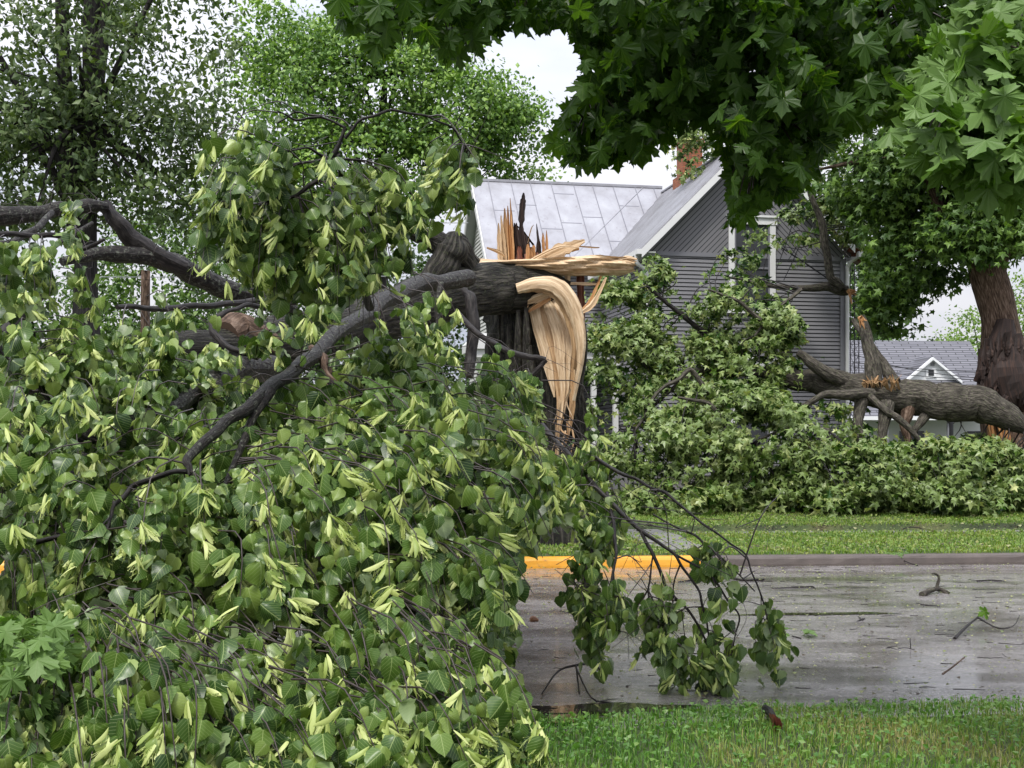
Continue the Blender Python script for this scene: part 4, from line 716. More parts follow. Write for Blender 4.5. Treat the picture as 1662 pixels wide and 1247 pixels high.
limb('branch', [(330, 700, 9.8, 6), (310, 690, 9.8, 7), (290, 712, 9.8, 8), (255, 738, 9.8, 7), (225, 755, 9.7, 5)], 'bark_limb', n=8)
limb('branch', [(350, 690, 9.8, 6), (320, 692, 9.8, 6), (290, 705, 9.8, 6)], 'bark_dark', n=8)
limb('branch', [(-20, 688, 9, 9), (50, 690, 9.3, 9), (100, 694, 9.6, 8), (150, 716, 10, 9), (180, 700, 10.4, 12)], 'bark_dark')
limb('branch', [(0, 570, 10, 5), (40, 600, 10, 7), (80, 650, 10, 8), (120, 690, 10, 7)], 'bark_dark')
limb('branch', [(170, 388, 12, 6), (130, 405, 12, 8), (100, 385, 12, 9), (40, 382, 11.8, 9), (-20, 380, 11.5, 9)], 'bark_dark')
limb('branch', [(85, 345, 13, 9), (60, 372, 12.6, 12), (20, 395, 12.2, 13), (-20, 400, 12, 14)])
limb('branch', [(150, 362, 12, 6), (95, 395, 11.6, 9), (60, 430, 11.2, 8), (0, 455, 11, 7)], 'bark_limb')
limb('branch', [(-10, 570, 12, 22), (40, 498, 12.4, 24), (75, 470, 12.6, 18)], 'bark_dark')
limb('branch', [(120, 770, 9.6, 13), (85, 810, 9.4, 14), (70, 870, 9.2, 12)], 'bark_limb')
limb('branch', [(560, 205, 8.8, 5), (545, 245, 8.8, 8), (520, 290, 8.8, 8), (480, 318, 8.8, 6), (415, 332, 8.7, 3)], 'bark_dark', n=8)
limb('branch', [(600, 500, 11.5, 14), (575, 420, 10.4, 11), (555, 330, 9.4, 9), (548, 250, 8.8, 8)], 'bark_dark', n=8)
limb('branch', [(560, 225, 8.8, 6), (585, 195, 8.8, 5), (635, 179, 8.9, 5), (690, 188, 9, 4), (735, 208, 9.1, 3), (765, 250, 9.2, 2)], 'bark_dark', n=8)
limb('branch', [(560, 208, 8.8, 5), (520, 190, 8.8, 4), (480, 182, 8.8, 3), (450, 200, 8.8, 3)], 'bark_dark', n=8)
limb('branch', [(450, 180, 8.6, 2), (480, 195, 8.7, 4), (520, 190, 8.8, 5)], 'bark_dark', n=6)
limb('branch', [(535, 260, 8.8, 6), (500, 240, 8.7, 4), (460, 245, 8.6, 3)], 'bark_dark', n=6)
limb('branch', [(460, 270, 8.8, 4), (510, 262, 8.8, 5), (545, 258, 8.8, 5), (600, 262, 8.9, 3)], 'bark_dark', n=6)
limb('branch', [(-20, 890, 7.6, 10), (60, 880, 7.8, 9), (140, 862, 8, 7), (200, 845, 8.2, 5)], 'bark_dark', n=8)
limb('branch', [(120, 1000, 7, 9), (85, 1030, 6.9, 9), (40, 1060, 6.9, 8)], 'bark_dark', n=8)
# drooping branch that reaches the road at right
HB = [([(880, 690, 12, 9), (930, 745, 11, 8), (975, 800, 10, 8), (1010, 835, 9.5, 8), (1040, 862, 9.2, 7), (1095, 900, 8.9, 5), (1135, 960, 8.8, 4), (1150, 1030, 8.75, 3)]),
      ([(968, 745, 10.4, 7), (1010, 770, 9.9, 6), (1080, 800, 9.5, 5), (1140, 850, 9.2, 4), (1210, 900, 9, 3), (1238, 975, 8.9, 3), (1262, 1050, 8.8, 2)]),
      ([(985, 800, 9.9, 6), (996, 850, 9.5, 6), (1000, 900, 9.2, 5), (990, 960, 9.0, 4), (1000, 1030, 8.9, 2)]),
      ([(1040, 862, 9.2, 6), (1060, 900, 9, 6), (1080, 950, 8.9, 5), (1130, 1010, 8.8, 4), (1165, 1080, 8.7, 3)]),
      ([(1000, 840, 9.6, 4), (965, 870, 9.3, 4), (950, 930, 9.1, 3), (945, 1000, 9, 2)]), ([(1095, 900, 8.9, 4), (1150, 930, 8.85, 4), (1200, 1000, 8.8, 3), (1180, 1090, 8.75, 2)]),
      ([(1060, 835, 9.2, 3), (1130, 870, 9, 4), (1170, 905, 8.9, 3), (1225, 960, 8.8, 2)]), ([(1060, 900, 9, 3), (1052, 960, 8.9, 3), (1072, 1040, 8.8, 2)])]
LPH = np.vstack(LIMB); LP0 = LPH
for p_ in HB: limb('hanging_branch', p_, 'bark_dark', n=7)
LP = np.vstack(LIMB)
LONG = [(690, 462, 16.6), (620, 488, 14.2), (560, 530, 12), (490, 590, 10.2), (420, 645, 8.9), (350, 702, 8.1), (303, 748, 7.6)]
HREG = [([(775, 300), (1662, 300), (1662, 640), (1000, 640), (965, 610), (945, 745), (893, 745), (893, 690), (880, 650), (880, 560), (800, 535), (770, 505), (700, 440), (770, 405)], 20, .96),
 ([(1000, 600), (1662, 600), (1662, 1247), (900, 1247), (865, 1160), (845, 1050), (838, 960), (842, 900), (890, 880), (975, 860), (985, 640)], 20, 1.), ([(130, 150), (312, 150), (312, 400), (430, 470), (430, 520), (190, 490), (150, 400), (130, 330)], 20, .8), ([(0, 0), (130, 0), (130, 290), (0, 300)], 20, 1.), ([(190, 430), (440, 500), (560, 560), (430, 620), (300, 610), (230, 560)], 20, .15), ([(0, 330), (170, 330), (170, 400), (0, 400)], 20, .25), ([(480, 480), (700, 440), (560, 170), (540, 170), (500, 330)], 20, .22), ([(690, 340), (760, 320), (770, 420), (700, 430)], 20, .8), ([(785, 425), (900, 425), (900, 520), (785, 500)], 20, .9), ([(430, 170), (800, 170), (800, 240), (600, 215), (560, 230), (500, 235)], 20, .7),
 ('line', LONG, 27, .97), ('line', [(440, 596, 13), (380, 600, 12), (330, 632, 11), (270, 668, 10.4), (200, 690, 10)], 18, .75), ('line', [(440, 556, 15.8), (350, 565, 14.8), (240, 574, 13.6)], 26, .2), ('line', [(470, 505, 17), (360, 468, 16), (290, 430, 15), (160, 412, 14)], 24, .85), ('line', [(190, 499, 12), (440, 495, 14)], 9, .8), ('line', [(300, 768, 8), (215, 790, 7.8), (173, 860, 7.3)], 12, .85), ('line', [(440, 640, 8.8), (378, 758, 8.2)], 12, .8), ('line', [(120, 770, 9.6), (70, 870, 9.2)], 12, .7), ('line', [(0, 690, 9), (150, 712, 10)], 10, .7), ('line', [(754, 480, 16.4), (770, 540, 16.2), (762, 615, 16)], 14, .85), ('line', [(780, 545, 15.6), (886, 584, 15)], 10, .8), ('line', [(505, 565, 11), (535, 610, 10.6), (590, 660, 10.2)], 10, .8)]
# ---- sprays of heart shaped leaves with seed bracts, hanging
def sprays(lm, bm, tm, blobs, n, leaf, brl, tpl, per=9, bper=4, face=(0, -.75, .5), droop=1.1, surf=.5, reach=.6, pull=True, minz=.03, regs=(), lump=0):
    c, u, idx = in_blobs(blobs, n, surf); L_ = []; kk = keep_(c, regs)&keep_(c+[0, 0, .12], regs)&(c[:, 1] > 5.3)&((lumps(c, lump, -.3)|(rng.random(len(c)) < .09)) if lump else True); c, u, n = c[kk], u[kk], kk.sum()
    for i in range(n):
        if pull:
            dd = LP-c[i]; w = np.linalg.norm(dd*[1, .7, 1], axis=1); j = np.argmin(w+rng.random(len(w))*.3); a = LP[j]; v = c[i]-a; dist = np.linalg.norm(v)
            s = a if dist < reach else c[i]-unit(v)*rng.uniform(.3, .6)+[0, .1, rng.uniform(.05, .3)]
        else: s = c[i]+[0, 0, .25]+rng.normal(0, .15, 3)
        e = c[i]+rng.normal(0, .06, 3)+[0, 0, -.2]; mid = (s+e)/2+[0, 0, .22*np.linalg.norm(e-s)]+(e-s)*[.15, .15, 0]+rng.normal(0, .03, 3)
        d_ = unit(e-s); L_.append((s, mid, e))
        if c[i][2] < minz: continue
        e[2] = max(e[2], minz+.03)
        r0 = .0035+.003*min(1, np.linalg.norm(e-s)); tube(tm, [s, mid, e], [r0, r0*.8, r0*.4], n=4, sub=3, cap=False, jit=0)
        f = rng.uniform(.25, 1.02, per); p = ((1-f)**2)[:, None]*s+(2*f*(1-f))[:, None]*mid+(f**2)[:, None]*e+rng.normal(0, .045, (per, 3))
        keep = p[:, 2] > minz+.05; p = p[keep]; k = len(p)
        if k:
            out_ = u[i]*.55+np.array(face); dr = np.column_stack([rng.normal(0, .55, k), rng.normal(-.1, .4, k), -droop*np.ones(k)+rng.normal(0, .35, k)])+d_*.3
            nn_ = out_+rng.normal(0, .68, (k, 3)); L1.append((p, dr, nn_, leaf*rng.uniform(.5, 1.3, k), np.clip(rng.normal(.46, .26, k), 0, 1)))
        if bper and rng.random() < .86:
            b_ = max(2, rng.poisson(bper)); f = rng.choice(rng.uniform(.45, 1.05, 3), b_); p = ((1-f)**2)[:, None]*s+(2*f*(1-f))[:, None]*mid+(f**2)[:, None]*e+rng.normal(0, .007, (b_, 3))+u[i]*.03+[0, -.035, .02]
            dr = np.column_stack([rng.normal(0, .38, b_), rng.normal(-.15, .3, b_), -np.ones(b_)])+rng.normal(0, .8)*np.array([.8, 0, .25])
            L2.append((p, dr, np.array(face)+rng.normal(0, .45, (b_, 3)), brl*rng.uniform(.7, 1.25, b_), rng.random(b_)))
def flush(mb, L_, tpl, regs=()):
    if not L_: return
    a = [np.concatenate([l[i] for l in L_]) for i in range(5)]; k = keep_(a[0]+unit(a[1])*.05, regs); a = [x[k] for x in a]; scatter(mb, tpl, *a); L_.clear()
L1, L2 = [], []; fol, brc, twg = MB(), MB(), MB()
HEAP = [(450, 1000, 7.6, 430, 260, 1.1, 380), (420, 1175, 6.4, 470, 75, .5, 250), (400, 1215, 5.85, 480, 60, .3, 150), (80, 900, 8.4, 260, 330, 1.4, 220), (690, 870, 8.4, 220, 230, 1.3, 230), (400, 800, 9.2, 420, 120, 1.4, 180), (790, 720, 10.4, 140, 110, 1.2, 70), (150, 670, 10.2, 200, 90, 1.4, 66),
 (90, 500, 10, 130, 90, 1, 36), (425, 225, 8.6, 50, 40, .4, 11), (350, 320, 8.6, 42, 50, .5, 13), (460, 330, 9, 70, 70, .6, 20), (580, 330, 9, 80, 90, .7, 26), (700, 300, 9.3, 60, 90, .6, 16), (650, 240, 9.1, 60, 30, .4, 6), (365, 430, 8.6, 55, 55, .5, 15), (500, 450, 9.0, 110, 80, .6, 80), (620, 430, 9.6, 90, 80, .6, 70), (700, 530, 11, 70, 60, .8, 34), (540, 520, 10, 130, 60, .7, 60), (320, 530, 11, 120, 60, .8, 80), (180, 560, 10.6, 80, 50, .6, 60), (460, 500, 9.6, 70, 50, .5, 40), (640, 560, 10.5, 80, 40, .6, 40), (690, 380, 9.6, 50, 50, .4, 16), (780, 250, 9.5, 15, 40, .3, 2),
 (600, 540, 11.5, 150, 60, 1, 32), (640, 640, 10, 170, 50, 1, 46), (850, 640, 12.5, 50, 40, .8, 8), (100, 345, 10.5, 50, 40, .5, 12), (30, 370, 10.3, 60, 50, .5, 12), (360, 260, 8.6, 40, 50, .4, 8), (740, 300, 9.4, 30, 70, .4, 8), (30, 420, 10.5, 60, 50, .6, 9), (770, 1060, 8.0, 95, 180, .8, 80), (730, 1190, 6.7, 130, 80, .6, 60), (940, 740, 11, 40, 90, .6, 44), (250, 630, 11.2, 140, 60, .9, 28), (220, 480, 11, 60, 30, .6, 6), (865, 800, 10, 75, 80, .7, 44), (560, 720, 9.2, 330, 60, 1, 90), (880, 1110, 7.9, 25, 30, .3, 4)]
LPA = LP; LP = LP0
sprays(None, None, twg, HEAP, 3150, .104, .125, LINDEN, per=15, bper=12, regs=HREG, lump=.62)
INN = [(420, 1000, 9.4, 440, 230, 1.0, 3), (680, 860, 9.9, 190, 220, .9, 1.5), (80, 880, 10, 260, 260, 1, 2), (400, 710, 11.4, 440, 80, 1, 1.4), (400, 1150, 7.6, 430, 80, .6, 1.2)]
sprays(None, None, twg, INN, 300, .15, .1, LINDEN, per=12, bper=0, reach=.6, regs=HREG)
flush(fol, L1, LINDEN, HREG); flush(brc, L2, BRACT, HREG); LP = LPA
HANG = [(950, 880, 9.2, 12, 95, .15, 6), (965, 990, 9.0, 16, 60, .2, 4), (1005, 985, 8.9, 12, 60, .15, 2.5), (1075, 985, 8.85, 18, 75, .2, 6), (1090, 1060, 8.75, 24, 30, .2, 3.5), (1165, 1060, 8.75, 24, 40, .2, 4.5), (1160, 985, 8.8, 10, 50, .1, 2.5), (1250, 1010, 8.8, 10, 50, .1, 4), (1160, 885, 8.9, 12, 12, .1, 1.4), (985, 830, 9.8, 14, 40, .2, 3), (950, 760, 10.4, 24, 60, .3, 5)]
sprays(None, None, twg, HANG, 130, .092, .1, LINDEN, per=7, bper=1.8, droop=2.2, minz=-.14, reach=.5)
flush(fol, L1, LINDEN); flush(brc, L2, BRACT)
# tangle of bare twigs in the upper left
for k in range(170):
    a = LP[rng.integers(len(LP))]
    if a[1] > 17: continue
    v = rng.normal(size=3)*[.6, .3, .5]+[-.25, 0, -.1]; l_ = rng.uniform(.3, .9); p1 = a+v*l_*.5+rng.normal(0, .05, 3); p2 = a+v*l_+[0, 0, -.15*l_]; r0 = rng.uniform(.003, .007)
    if p2[2] > .05: tube(twg, [a, p1, p2], [r0, r0*.8, r0*.35], n=4, sub=4, cap=False); tube(twg, [p1, p1+rng.normal(0, .12, 3), p1+rng.normal(0, .25, 3)+[0, 0, -.1]], [r0*.6, r0*.5, r0*.3], n=4, sub=3, cap=False)
fol.build('foliage', M['linden'], lt, smooth=True); brc.build('seed_bracts', M['bract'], lt, smooth=True); twg.build('twigs', M['twig'], lt, smooth=True)

# ------------------------------------------------------------ small maple branches tangled in the heap
def maple_branch(name, label, blobs, n, leaf, path, lm='maple_lit', group=None):
    t = thing(name, P(*path[0][:3]), label, 'branch', group); q = MB(); tube(q, [P(x, y, D) for x, y, D, w in path], [w/2/F_*D for x, y, D, w in path], n=7, sub=5, jit=.04); q.build('stem', M['bark_dark'], t, smooth=True)
    c, u, i = in_blobs(blobs, n, .5); k = c[:, 2] > .08; c, u = c[k], u[k]; n = len(c); q = MB(); scatter(q, MAPLE, c, rng.normal(0, .7, (n, 3))+[0, -.2, -.7], u*.3+rng.normal(0, .4, (n, 3))+[0, -.6, .7], leaf*rng.uniform(.6, 1.2, n), rng.random(n)); q.build('foliage', M[lm], t); return t
maple_branch('maple_branch', 'bright maple leaves on a fallen branch at the lower left corner', [(35, 1080, 6.2, 90, 90, .4, 3), (60, 1180, 6.3, 80, 70, .4, 2), (20, 1220, 6.3, 110, 60, .4, 2)], 260, .13, [(-60, 1120, 6.4, 9), (20, 1085, 6.35, 8), (80, 1050, 6.3, 6), (120, 1030, 6.3, 3)])
maple_branch('maple_branch', 'small sprig of pale maple leaves hanging among the linden leaves below the long limb', [(610, 655, 8.9, 36, 42, .2, 1)], 26, .11, [(560, 620, 9.1, 5), (590, 640, 9, 4), (625, 680, 8.9, 2)])
maple_branch('maple_branch', 'single bright maple cluster under the lichen covered limb', [(545, 640, 9.1, 22, 22, .15, 1)], 9, .12, [(520, 610, 9.3, 4), (540, 630, 9.2, 3), (550, 650, 9.1, 2)])

# ------------------------------------------------------------ fallen maple top against the house
fm = thing('fallen_maple_top', G(1350, 828), 'fallen maple top with thick grey log and pale leaves heaped before the grey house', 'tree')
LIMB2 = LIMB; LIMB = []
limb('fallen_trunk', [(1672, 700, 28.2, 14), (1640, 680, 28.3, 40), (1600, 660, 28.4, 56), (1540, 652, 28.5, 62), (1470, 645, 28.8, 58), (1420, 637, 29, 50), (1360, 624, 29.3, 44), (1300, 618, 29.6, 34), (1240, 605, 30, 26)], 'bark_grey', n=24, jit=.07, parent=fm)
limb('branch', [(1380, 626, 29.1, 26), (1345, 608, 29, 24), (1315, 588, 29, 18), (1295, 572, 29, 12)], 'bark_grey', parent=fm)
limb('branch', [(1418, 622, 28.7, 28), (1414, 580, 28.8, 22), (1405, 540, 29, 19), (1398, 512, 29, 10)], 'bark_grey', parent=fm, label='upright broken limb with orange torn tip')
limb('branch', [(1452, 622, 28.7, 22), (1435, 590, 29, 13), (1410, 555, 29.4, 12), (1385, 520, 29.8, 10)], 'bark_grey', parent=fm)
limb('branch', [(1376, 472, 33.2, 16), (1345, 465, 33.2, 15), (1310, 468, 33.2, 11), (1260, 465, 33.2, 7), (1180, 450, 33.2, 4)], 'bark_grey', parent=fm)
limb('branch', [(1368, 468, 33, 12), (1348, 450, 33, 14), (1342, 410, 33, 13), (1330, 350, 33, 11), (1310, 300, 33, 8)], 'bark_grey', parent=fm)
limb('branch', [(1400, 648, 28.4, 24), (1392, 690, 28.2, 16), (1402, 730, 28, 12)], 'bark_grey', parent=fm)
limb('branch', [(1440, 655, 28.3, 24), (1434, 690, 28.1, 18), (1428, 735, 28, 14)], 'bark_grey', parent=fm)
limb('branch', [(1408, 640, 28.3, 12), (1440, 668, 28, 11), (1475, 695, 27.9, 10), (1510, 735, 27.8, 5)], 'bark_grey', parent=fm)
limb('branch', [(1415, 640, 28.4, 20), (1385, 640, 28.2, 18), (1340, 640, 28.2, 12), (1300, 662, 28.2, 9)], 'bark_grey', parent=fm)
limb('branch', [(1475, 660, 28.6, 24), (1468, 690, 28.5, 16), (1478, 735, 28.4, 8)], 'bark_brown', parent=fm)
limb('branch', [(1515, 655, 28.6, 24), (1498, 680, 28.5, 16), (1480, 705, 28.4, 10)], 'bark_grey', parent=fm)
limb('branch', [(1240, 605, 30, 16), (1180, 606, 30, 14), (1125, 604, 30, 11), (1100, 625, 29.8, 8), (1060, 660, 29.6, 5)], 'bark_grey', parent=fm)
limb('branch', [(1180, 575, 30, 9), (1130, 530, 30, 8), (1080, 490, 30, 7), (1050, 465, 30, 4)], 'bark_dark', parent=fm)
limb('branch', [(1150, 555, 30, 6), (1110, 510, 30, 5), (1060, 478, 30, 3)], 'bark_dark', parent=fm)
for p_ in ([(1150, 640, 28.2, 9), (1120, 600, 28.2, 8), (1065, 640, 28, 6), (1030, 700, 27.8, 4)], [(1180, 690, 27.2, 8), (1150, 655, 27.2, 7), (1100, 645, 27.2, 4)], [(1235, 520, 29.2, 8), (1200, 490, 29.2, 6), (1150, 470, 29.2, 4)], [(1345, 700, 27.6, 9), (1290, 690, 27.4, 7), (1230, 715, 27.2, 4)], [(1300, 470, 30, 7), (1262, 500, 29.6, 6), (1225, 545, 29.2, 4)]): limb('branch', p_, 'bark_grey', parent=fm, n=8)
q = MB()
for k in range(26):
    x = rng.uniform(1402, 1462); ribbon(q, [P(x, 630+rng.normal(0, 3), 28.45), P(x+rng.normal(0, 4), 622, 28.35), P(x+rng.normal(0, 6), 615+rng.normal(0, 4), 28.35)], [.03, .05, .01], .03, (0, -1, 0), rough=.15, across=4, rnd=rng.random())
q.build('torn_wood', M['wood_tan'], fm)
for x, y in ((1398, 522), (1382, 478)):
  q = MB(); [ribbon(q, [P(x, y, 28.6 if y > 500 else 32.9), P(x+rng.normal(0, 3), y-6, 28.6 if y > 500 else 32.9), P(x+rng.normal(4, 6), y+rng.normal(4, 8), 28.6 if y > 500 else 32.9)], [.05, .1, .02], .03, (0, -1, 0), rough=.15, across=4, rnd=rng.random()) for k in range(4)]; q.build('torn_wood', M['wood_orange'], fm)
FB = [(1080, 740, 28, 120, 90, 1.4, 4), (1200, 720, 28, 130, 105, 1.5, 5), (1300, 760, 27.5, 80, 66, 1.3, 2.6), (1395, 772, 26.8, 60, 50, 1.1, 2), (1470, 778, 27.6, 70, 46, 1.2, 2), (1540, 770, 26.6, 50, 52, 1.1, 1.8), (1620, 775, 27.6, 70, 50, 1.1, 2.4), (1440, 740, 28.4, 60, 24, .6, .8), (1560, 735, 28.5, 60, 40, .8, 1), (1010, 780, 27.5, 70, 45, 1, 1.5), (1000, 590, 29.5, 55, 70, .8, 1.6), (1060, 560, 30, 60, 50, .8, 1.2), (1080, 440, 30.3, 32, 34, .5, .8), (1035, 470, 30.3, 40, 26, .5, .6), (985, 480, 30.3, 28, 45, .5, .6), (1120, 590, 30, 60, 50, .9, 1.6), (1165, 500, 30, 50, 40, .8, 1.2), (1235, 590, 30, 75, 55, 1.1, 2.2), (1255, 530, 30, 50, 35, .8, 1.2), (1185, 430, 31, 45, 28, .6, .8), (1170, 570, 30.5, 40, 60, .8, 1), (1240, 480, 31, 45, 25, .6, .7), (1205, 640, 29, 110, 60, 1.2, 2.5), (1100, 650, 29, 90, 40, 1, 1.4), (1290, 380, 33.5, 26, 50, .3, .5), (1230, 355, 34, 30, 25, .3, .25), (1240, 400, 33.8, 25, 20, .3, .2), (1140, 215, 38, 38, 40, .8, .8), (1125, 262, 38, 20, 22, .4, .25), (1385, 340, 34.5, 50, 55, .8, 1), (1340, 300, 34.5, 40, 40, .7, .5), (960, 650, 29.5, 20, 30, .4, .3), (1670, 790, 27.3, 60, 30, 1, .9), (1130, 815, 26.2, 40, 14, .5, .4), (1370, 815, 25.8, 36, 14, .5, .35), (1565, 812, 26, 45, 14, .5, .4), (1010, 818, 26.3, 25, 12, .4, .2), (1330, 690, 28.8, 70, 40, .8, .8), (1240, 790, 27.3, 150, 35, 1, 2), (1450, 800, 27, 190, 25, .8, 2)]
FREG = [([(1060, 470), (1110, 440), (1125, 500), (1105, 560), (1075, 540)], 40, .55), ([(1190, 520), (1215, 520), (1215, 560), (1190, 560)], 40, .7), ([(1020, 610), (1100, 600), (1100, 640), (1040, 650)], 40, .4), ([(1098, 300), (1180, 300), (1180, 385), (1165, 425), (1115, 470), (1095, 440), (1060, 405), (1040, 420), (1000, 430), (960, 300)], 40, .97), ([(1300, 395), (1378, 395), (1378, 612), (1302, 600), (1314, 555), (1290, 490), (1255, 475), (1225, 440), (1250, 400)], 40, .93), ([(1395, 470), (1605, 470), (1605, 690), (1560, 710), (1500, 700), (1400, 655)], 40, .97), ([(1180, 330), (1320, 300), (1300, 395), (1250, 400), (1230, 440), (1180, 390)], 40, .5), ([(1045, 430), (1060, 520), (1045, 520)], 40, .9), ('line', [(1668, 700, 30), (1600, 650, 30), (1540, 645, 30), (1420, 634, 30), (1300, 618, 30)], 30, .9), ('line', [(1240, 605, 31), (1125, 604, 31), (1060, 660, 31)], 10, .8), ([(1060, 520), (1100, 560), (1130, 520), (1090, 480)], 40, .4)]
q = MB(); crown(q, FB, 700, 62, .15, .25, MAPLE_S, flat=.45, regs=FREG, lump=1.5); q.build('foliage', M['maple_fallen'], fm)
q = MB(); LF = np.vstack(LIMB)
c, u, i = in_blobs(FB, 260, .5)
for e in c:
    w = np.linalg.norm(LF-e, axis=1); s = LF[np.argmin(w)]
    if w.min() < 3.2: tube(q, [s, (s+e)/2+rng.normal(0, .15, 3), e], [.02, .014, .006], n=5, sub=3, cap=False)
q.build('twigs', M['bark_dark'], fm, smooth=True); LIMB = LIMB2

# ------------------------------------------------------------ overhanging near maple
om = thing('overhanging_maple', (6.4, 6.0, 0), 'near maple whose dark leafy boughs hang into the top of the view', 'tree')
q = MB(); tube(q, [(6.4, 6, -.1), (6.3, 6, 1.5), (6.1, 6.1, 3.2), (5.2, 6.3, 4.8), (4, 6.6, 5.6)], [.36, .3, .26, .18, .12], n=16, sub=5, jit=.04); q.build('trunk', M['bark_grey'], om, smooth=True)
OB = [(1130, 60, 6.4, 240, 110, 1.1, 9), (1330, 80, 6.6, 200, 110, 1.1, 9), (1230, 190, 6.2, 120, 90, .8, 5), (1250, 270, 6.1, 75, 60, .5, 2.2), (1215, 345, 6, 22, 40, .25, .45), (1000, 200, 6.2, 75, 55, .5, 1.8), (1040, 130, 6.3, 80, 90, .7, 2.6), (960, 225, 6.1, 55, 28, .3, .8), (1400, 190, 6.4, 80, 90, .7, 3), (760, 20, 6, 130, 45, .6, 2.6), (600, 40, 5.9, 60, 50, .5, 1.3), (690, 70, 5.9, 55, 35, .4, 1.0), (560, 10, 5.9, 45, 30, .4, .6), (880, -10, 6.3, 180, 55, .8, 4), (1550, 40, 6.6, 140, 70, .9, 4), (1130, 160, 6.3, 60, 60, .6, 1.8), (1050, 30, 6, 200, 60, .8, 4)]
TOP = [(900, -220, 7, 500, 140, 2.2, 6), (1400, -200, 7.4, 500, 150, 2.4, 7), (1800, 60, 6.6, 120, 260, 1.5, 4), (1150, -90, 6.8, 420, 90, 1.8, 6)]
LIMB = []
for p_ in ([(1900, -300, 6.6, 60), (1700, -120, 6.6, 34), (1480, 20, 6.6, 20), (1400, 60, 6.5, 12), (1300, 130, 6.4, 9), (1240, 230, 6.2, 6)], [(1480, 20, 6.6, 12), (1440, 0, 6.6, 12), (1300, -20, 6.6, 10), (1100, 30, 6.4, 8), (1020, 120, 6.3, 6), (960, 210, 6.2, 3)], [(1450, 0, 6.5, 8), (1430, 40, 6.4, 6), (1420, 90, 6.4, 4)], [(1300, -20, 6.6, 9), (1000, -60, 6.4, 8), (800, -20, 6.1, 6), (640, 20, 6, 4), (570, 30, 5.9, 2)], [(1900, -100, 6, 30), (1720, 60, 5.2, 14), (1640, 140, 5, 8), (1560, 210, 4.9, 5)]): limb('bough', p_, 'bark_dark', n=8, parent=om)
LO = np.vstack(LIMB)
def maples(blobs, n, leaf, lm, name, base_r, dn=(0, -.1, -.55), nn=(0, -.25, .8), spread=.14, clump=7, surf=.5, regs=None):
    c, u, i = in_blobs(blobs, n//clump, surf); regs = OREG if regs is None else regs; kk = keep_(c, regs); c, u = c[kk], u[kk]; k = np.repeat(np.arange(len(c)), clump); p = c[k]+rng.normal(0, spread, (len(k), 3)); p = p[keep_(p+np.array(dn)*.08, regs)]; n = len(p); r = np.clip(rng.normal(base_r, .18, n), 0, 1)
    q = MB(); scatter(q, MAPLE, p, rng.normal(0, .55, (n, 3))+dn, rng.normal(0, .6, (n, 3))+nn, leaf*rng.uniform(.5, 1.25, n), r); q.build(name, M[lm], om); return c
OREG = [([(0, 0), (515, 0), (545, 45), (600, 70), (612, 120), (640, 70), (690, 85), (750, 110), (775, 75), (815, 55), (860, 50), (930, 60), (950, 100), (945, 180), (900, 195), (885, 235), (930, 280), (1000, 275), (1060, 250), (1105, 205), (1165, 205), (1175, 270), (1185, 330), (1178, 395), (1222, 380), (1245, 330), (1290, 315), (1320, 290), (1345, 240), (1400, 205), (1480, 200), (1520, 260), (1662, 310), (1662, 1247), (0, 1247)], 12, 1.), ([(1205, 100), (1250, 110), (1245, 160), (1220, 155)], 12, .8), ([(1360, 55), (1380, 60), (1378, 75), (1362, 75)], 12, .9)]
BREG = [([(1440, 170), (1500, 60), (1490, 0), (0, 0), (0, 1247), (1662, 1247), (1662, 330), (1600, 320), (1540, 290), (1500, 260), (1440, 220)], 12, 1.)]
c1 = maples(OB, 5200, .108, 'maple_shaded', 'foliage', .42, (0, -.1, -.8), (0, -.4, .6))
maples(TOP, 700, .16, 'maple_shaded', 'foliage', .3, spread=.25)
c2 = maples([(1600, 130, 5, 75, 60, .35, 2.2), (1560, 235, 4.9, 90, 55, .3, 2.4), (1640, 270, 5, 60, 45, .3, 1.2), (1500, 200, 5.1, 40, 25, .25, .5), (1640, 40, 5.2, 70, 40, .4, 1.2), (1530, 120, 5.4, 40, 35, .3, .6)], 620, .125, 'maple_lit', 'lit_foliage', .5, (-.2, -.5, -.5), (0, -.75, .65), .08, regs=BREG)  # same tree's leaves in lighter colours, standing for light on this cluster
q = MB()
for e in np.vstack([c1[::2], c2]):
    w = np.linalg.norm(LO-e, axis=1); s = LO[np.argmin(w)]; (w.min() < 1.2) and tube(q, [s, (s+e)/2+[0, 0, .1], e], [.008, .006, .003], n=4, sub=3, cap=False)
q.build('twigs', M['twig'], om, smooth=True)

# ------------------------------------------------------------ things lying about
def stick(label, pts, rad, m='bark_dark', side=None, leaves=0, name='fallen_stick', cat='stick', torn=False):
    """pts are ground pixels (x, y, height above road)"""
    t = thing(name, G(pts[0][0], pts[0][1], RZ), label, cat, 'sticks lying on the road and grass'); w = [G(x, y, RZ)+[0, 0, h] for x, y, h in pts]
    q = MB(); tube(q, w, [rad*(1-.12*i) for i in range(len(w))], n=8, sub=5, jit=.1); q.build('stem', M[m], t, smooth=True)
    for sd in side or []:
        q = MB(); sw = [G(x, y, RZ)+[0, 0, h] for x, y, h in sd]; tube(q, sw, [rad*.6*(1-.2*i) for i in range(len(sw))], n=6, sub=4, jit=.08); q.build('side_twig', M[m], t, smooth=True)
    if leaves: q = MB(); p = np.array([w[-1]]*leaves)+rng.normal(0, .07, (leaves, 3))*[1.5, 1, .3]+[0, 0, .05]; scatter(q, MAPLE, p, rng.normal(size=(leaves, 3))*[1, 1, .2], rng.normal(0, .3, (leaves, 3))+[0, -.2, 1], np.full(leaves, .1), rng.random(leaves)); q.build('leaf', M['maple_lit'], t)
    return t
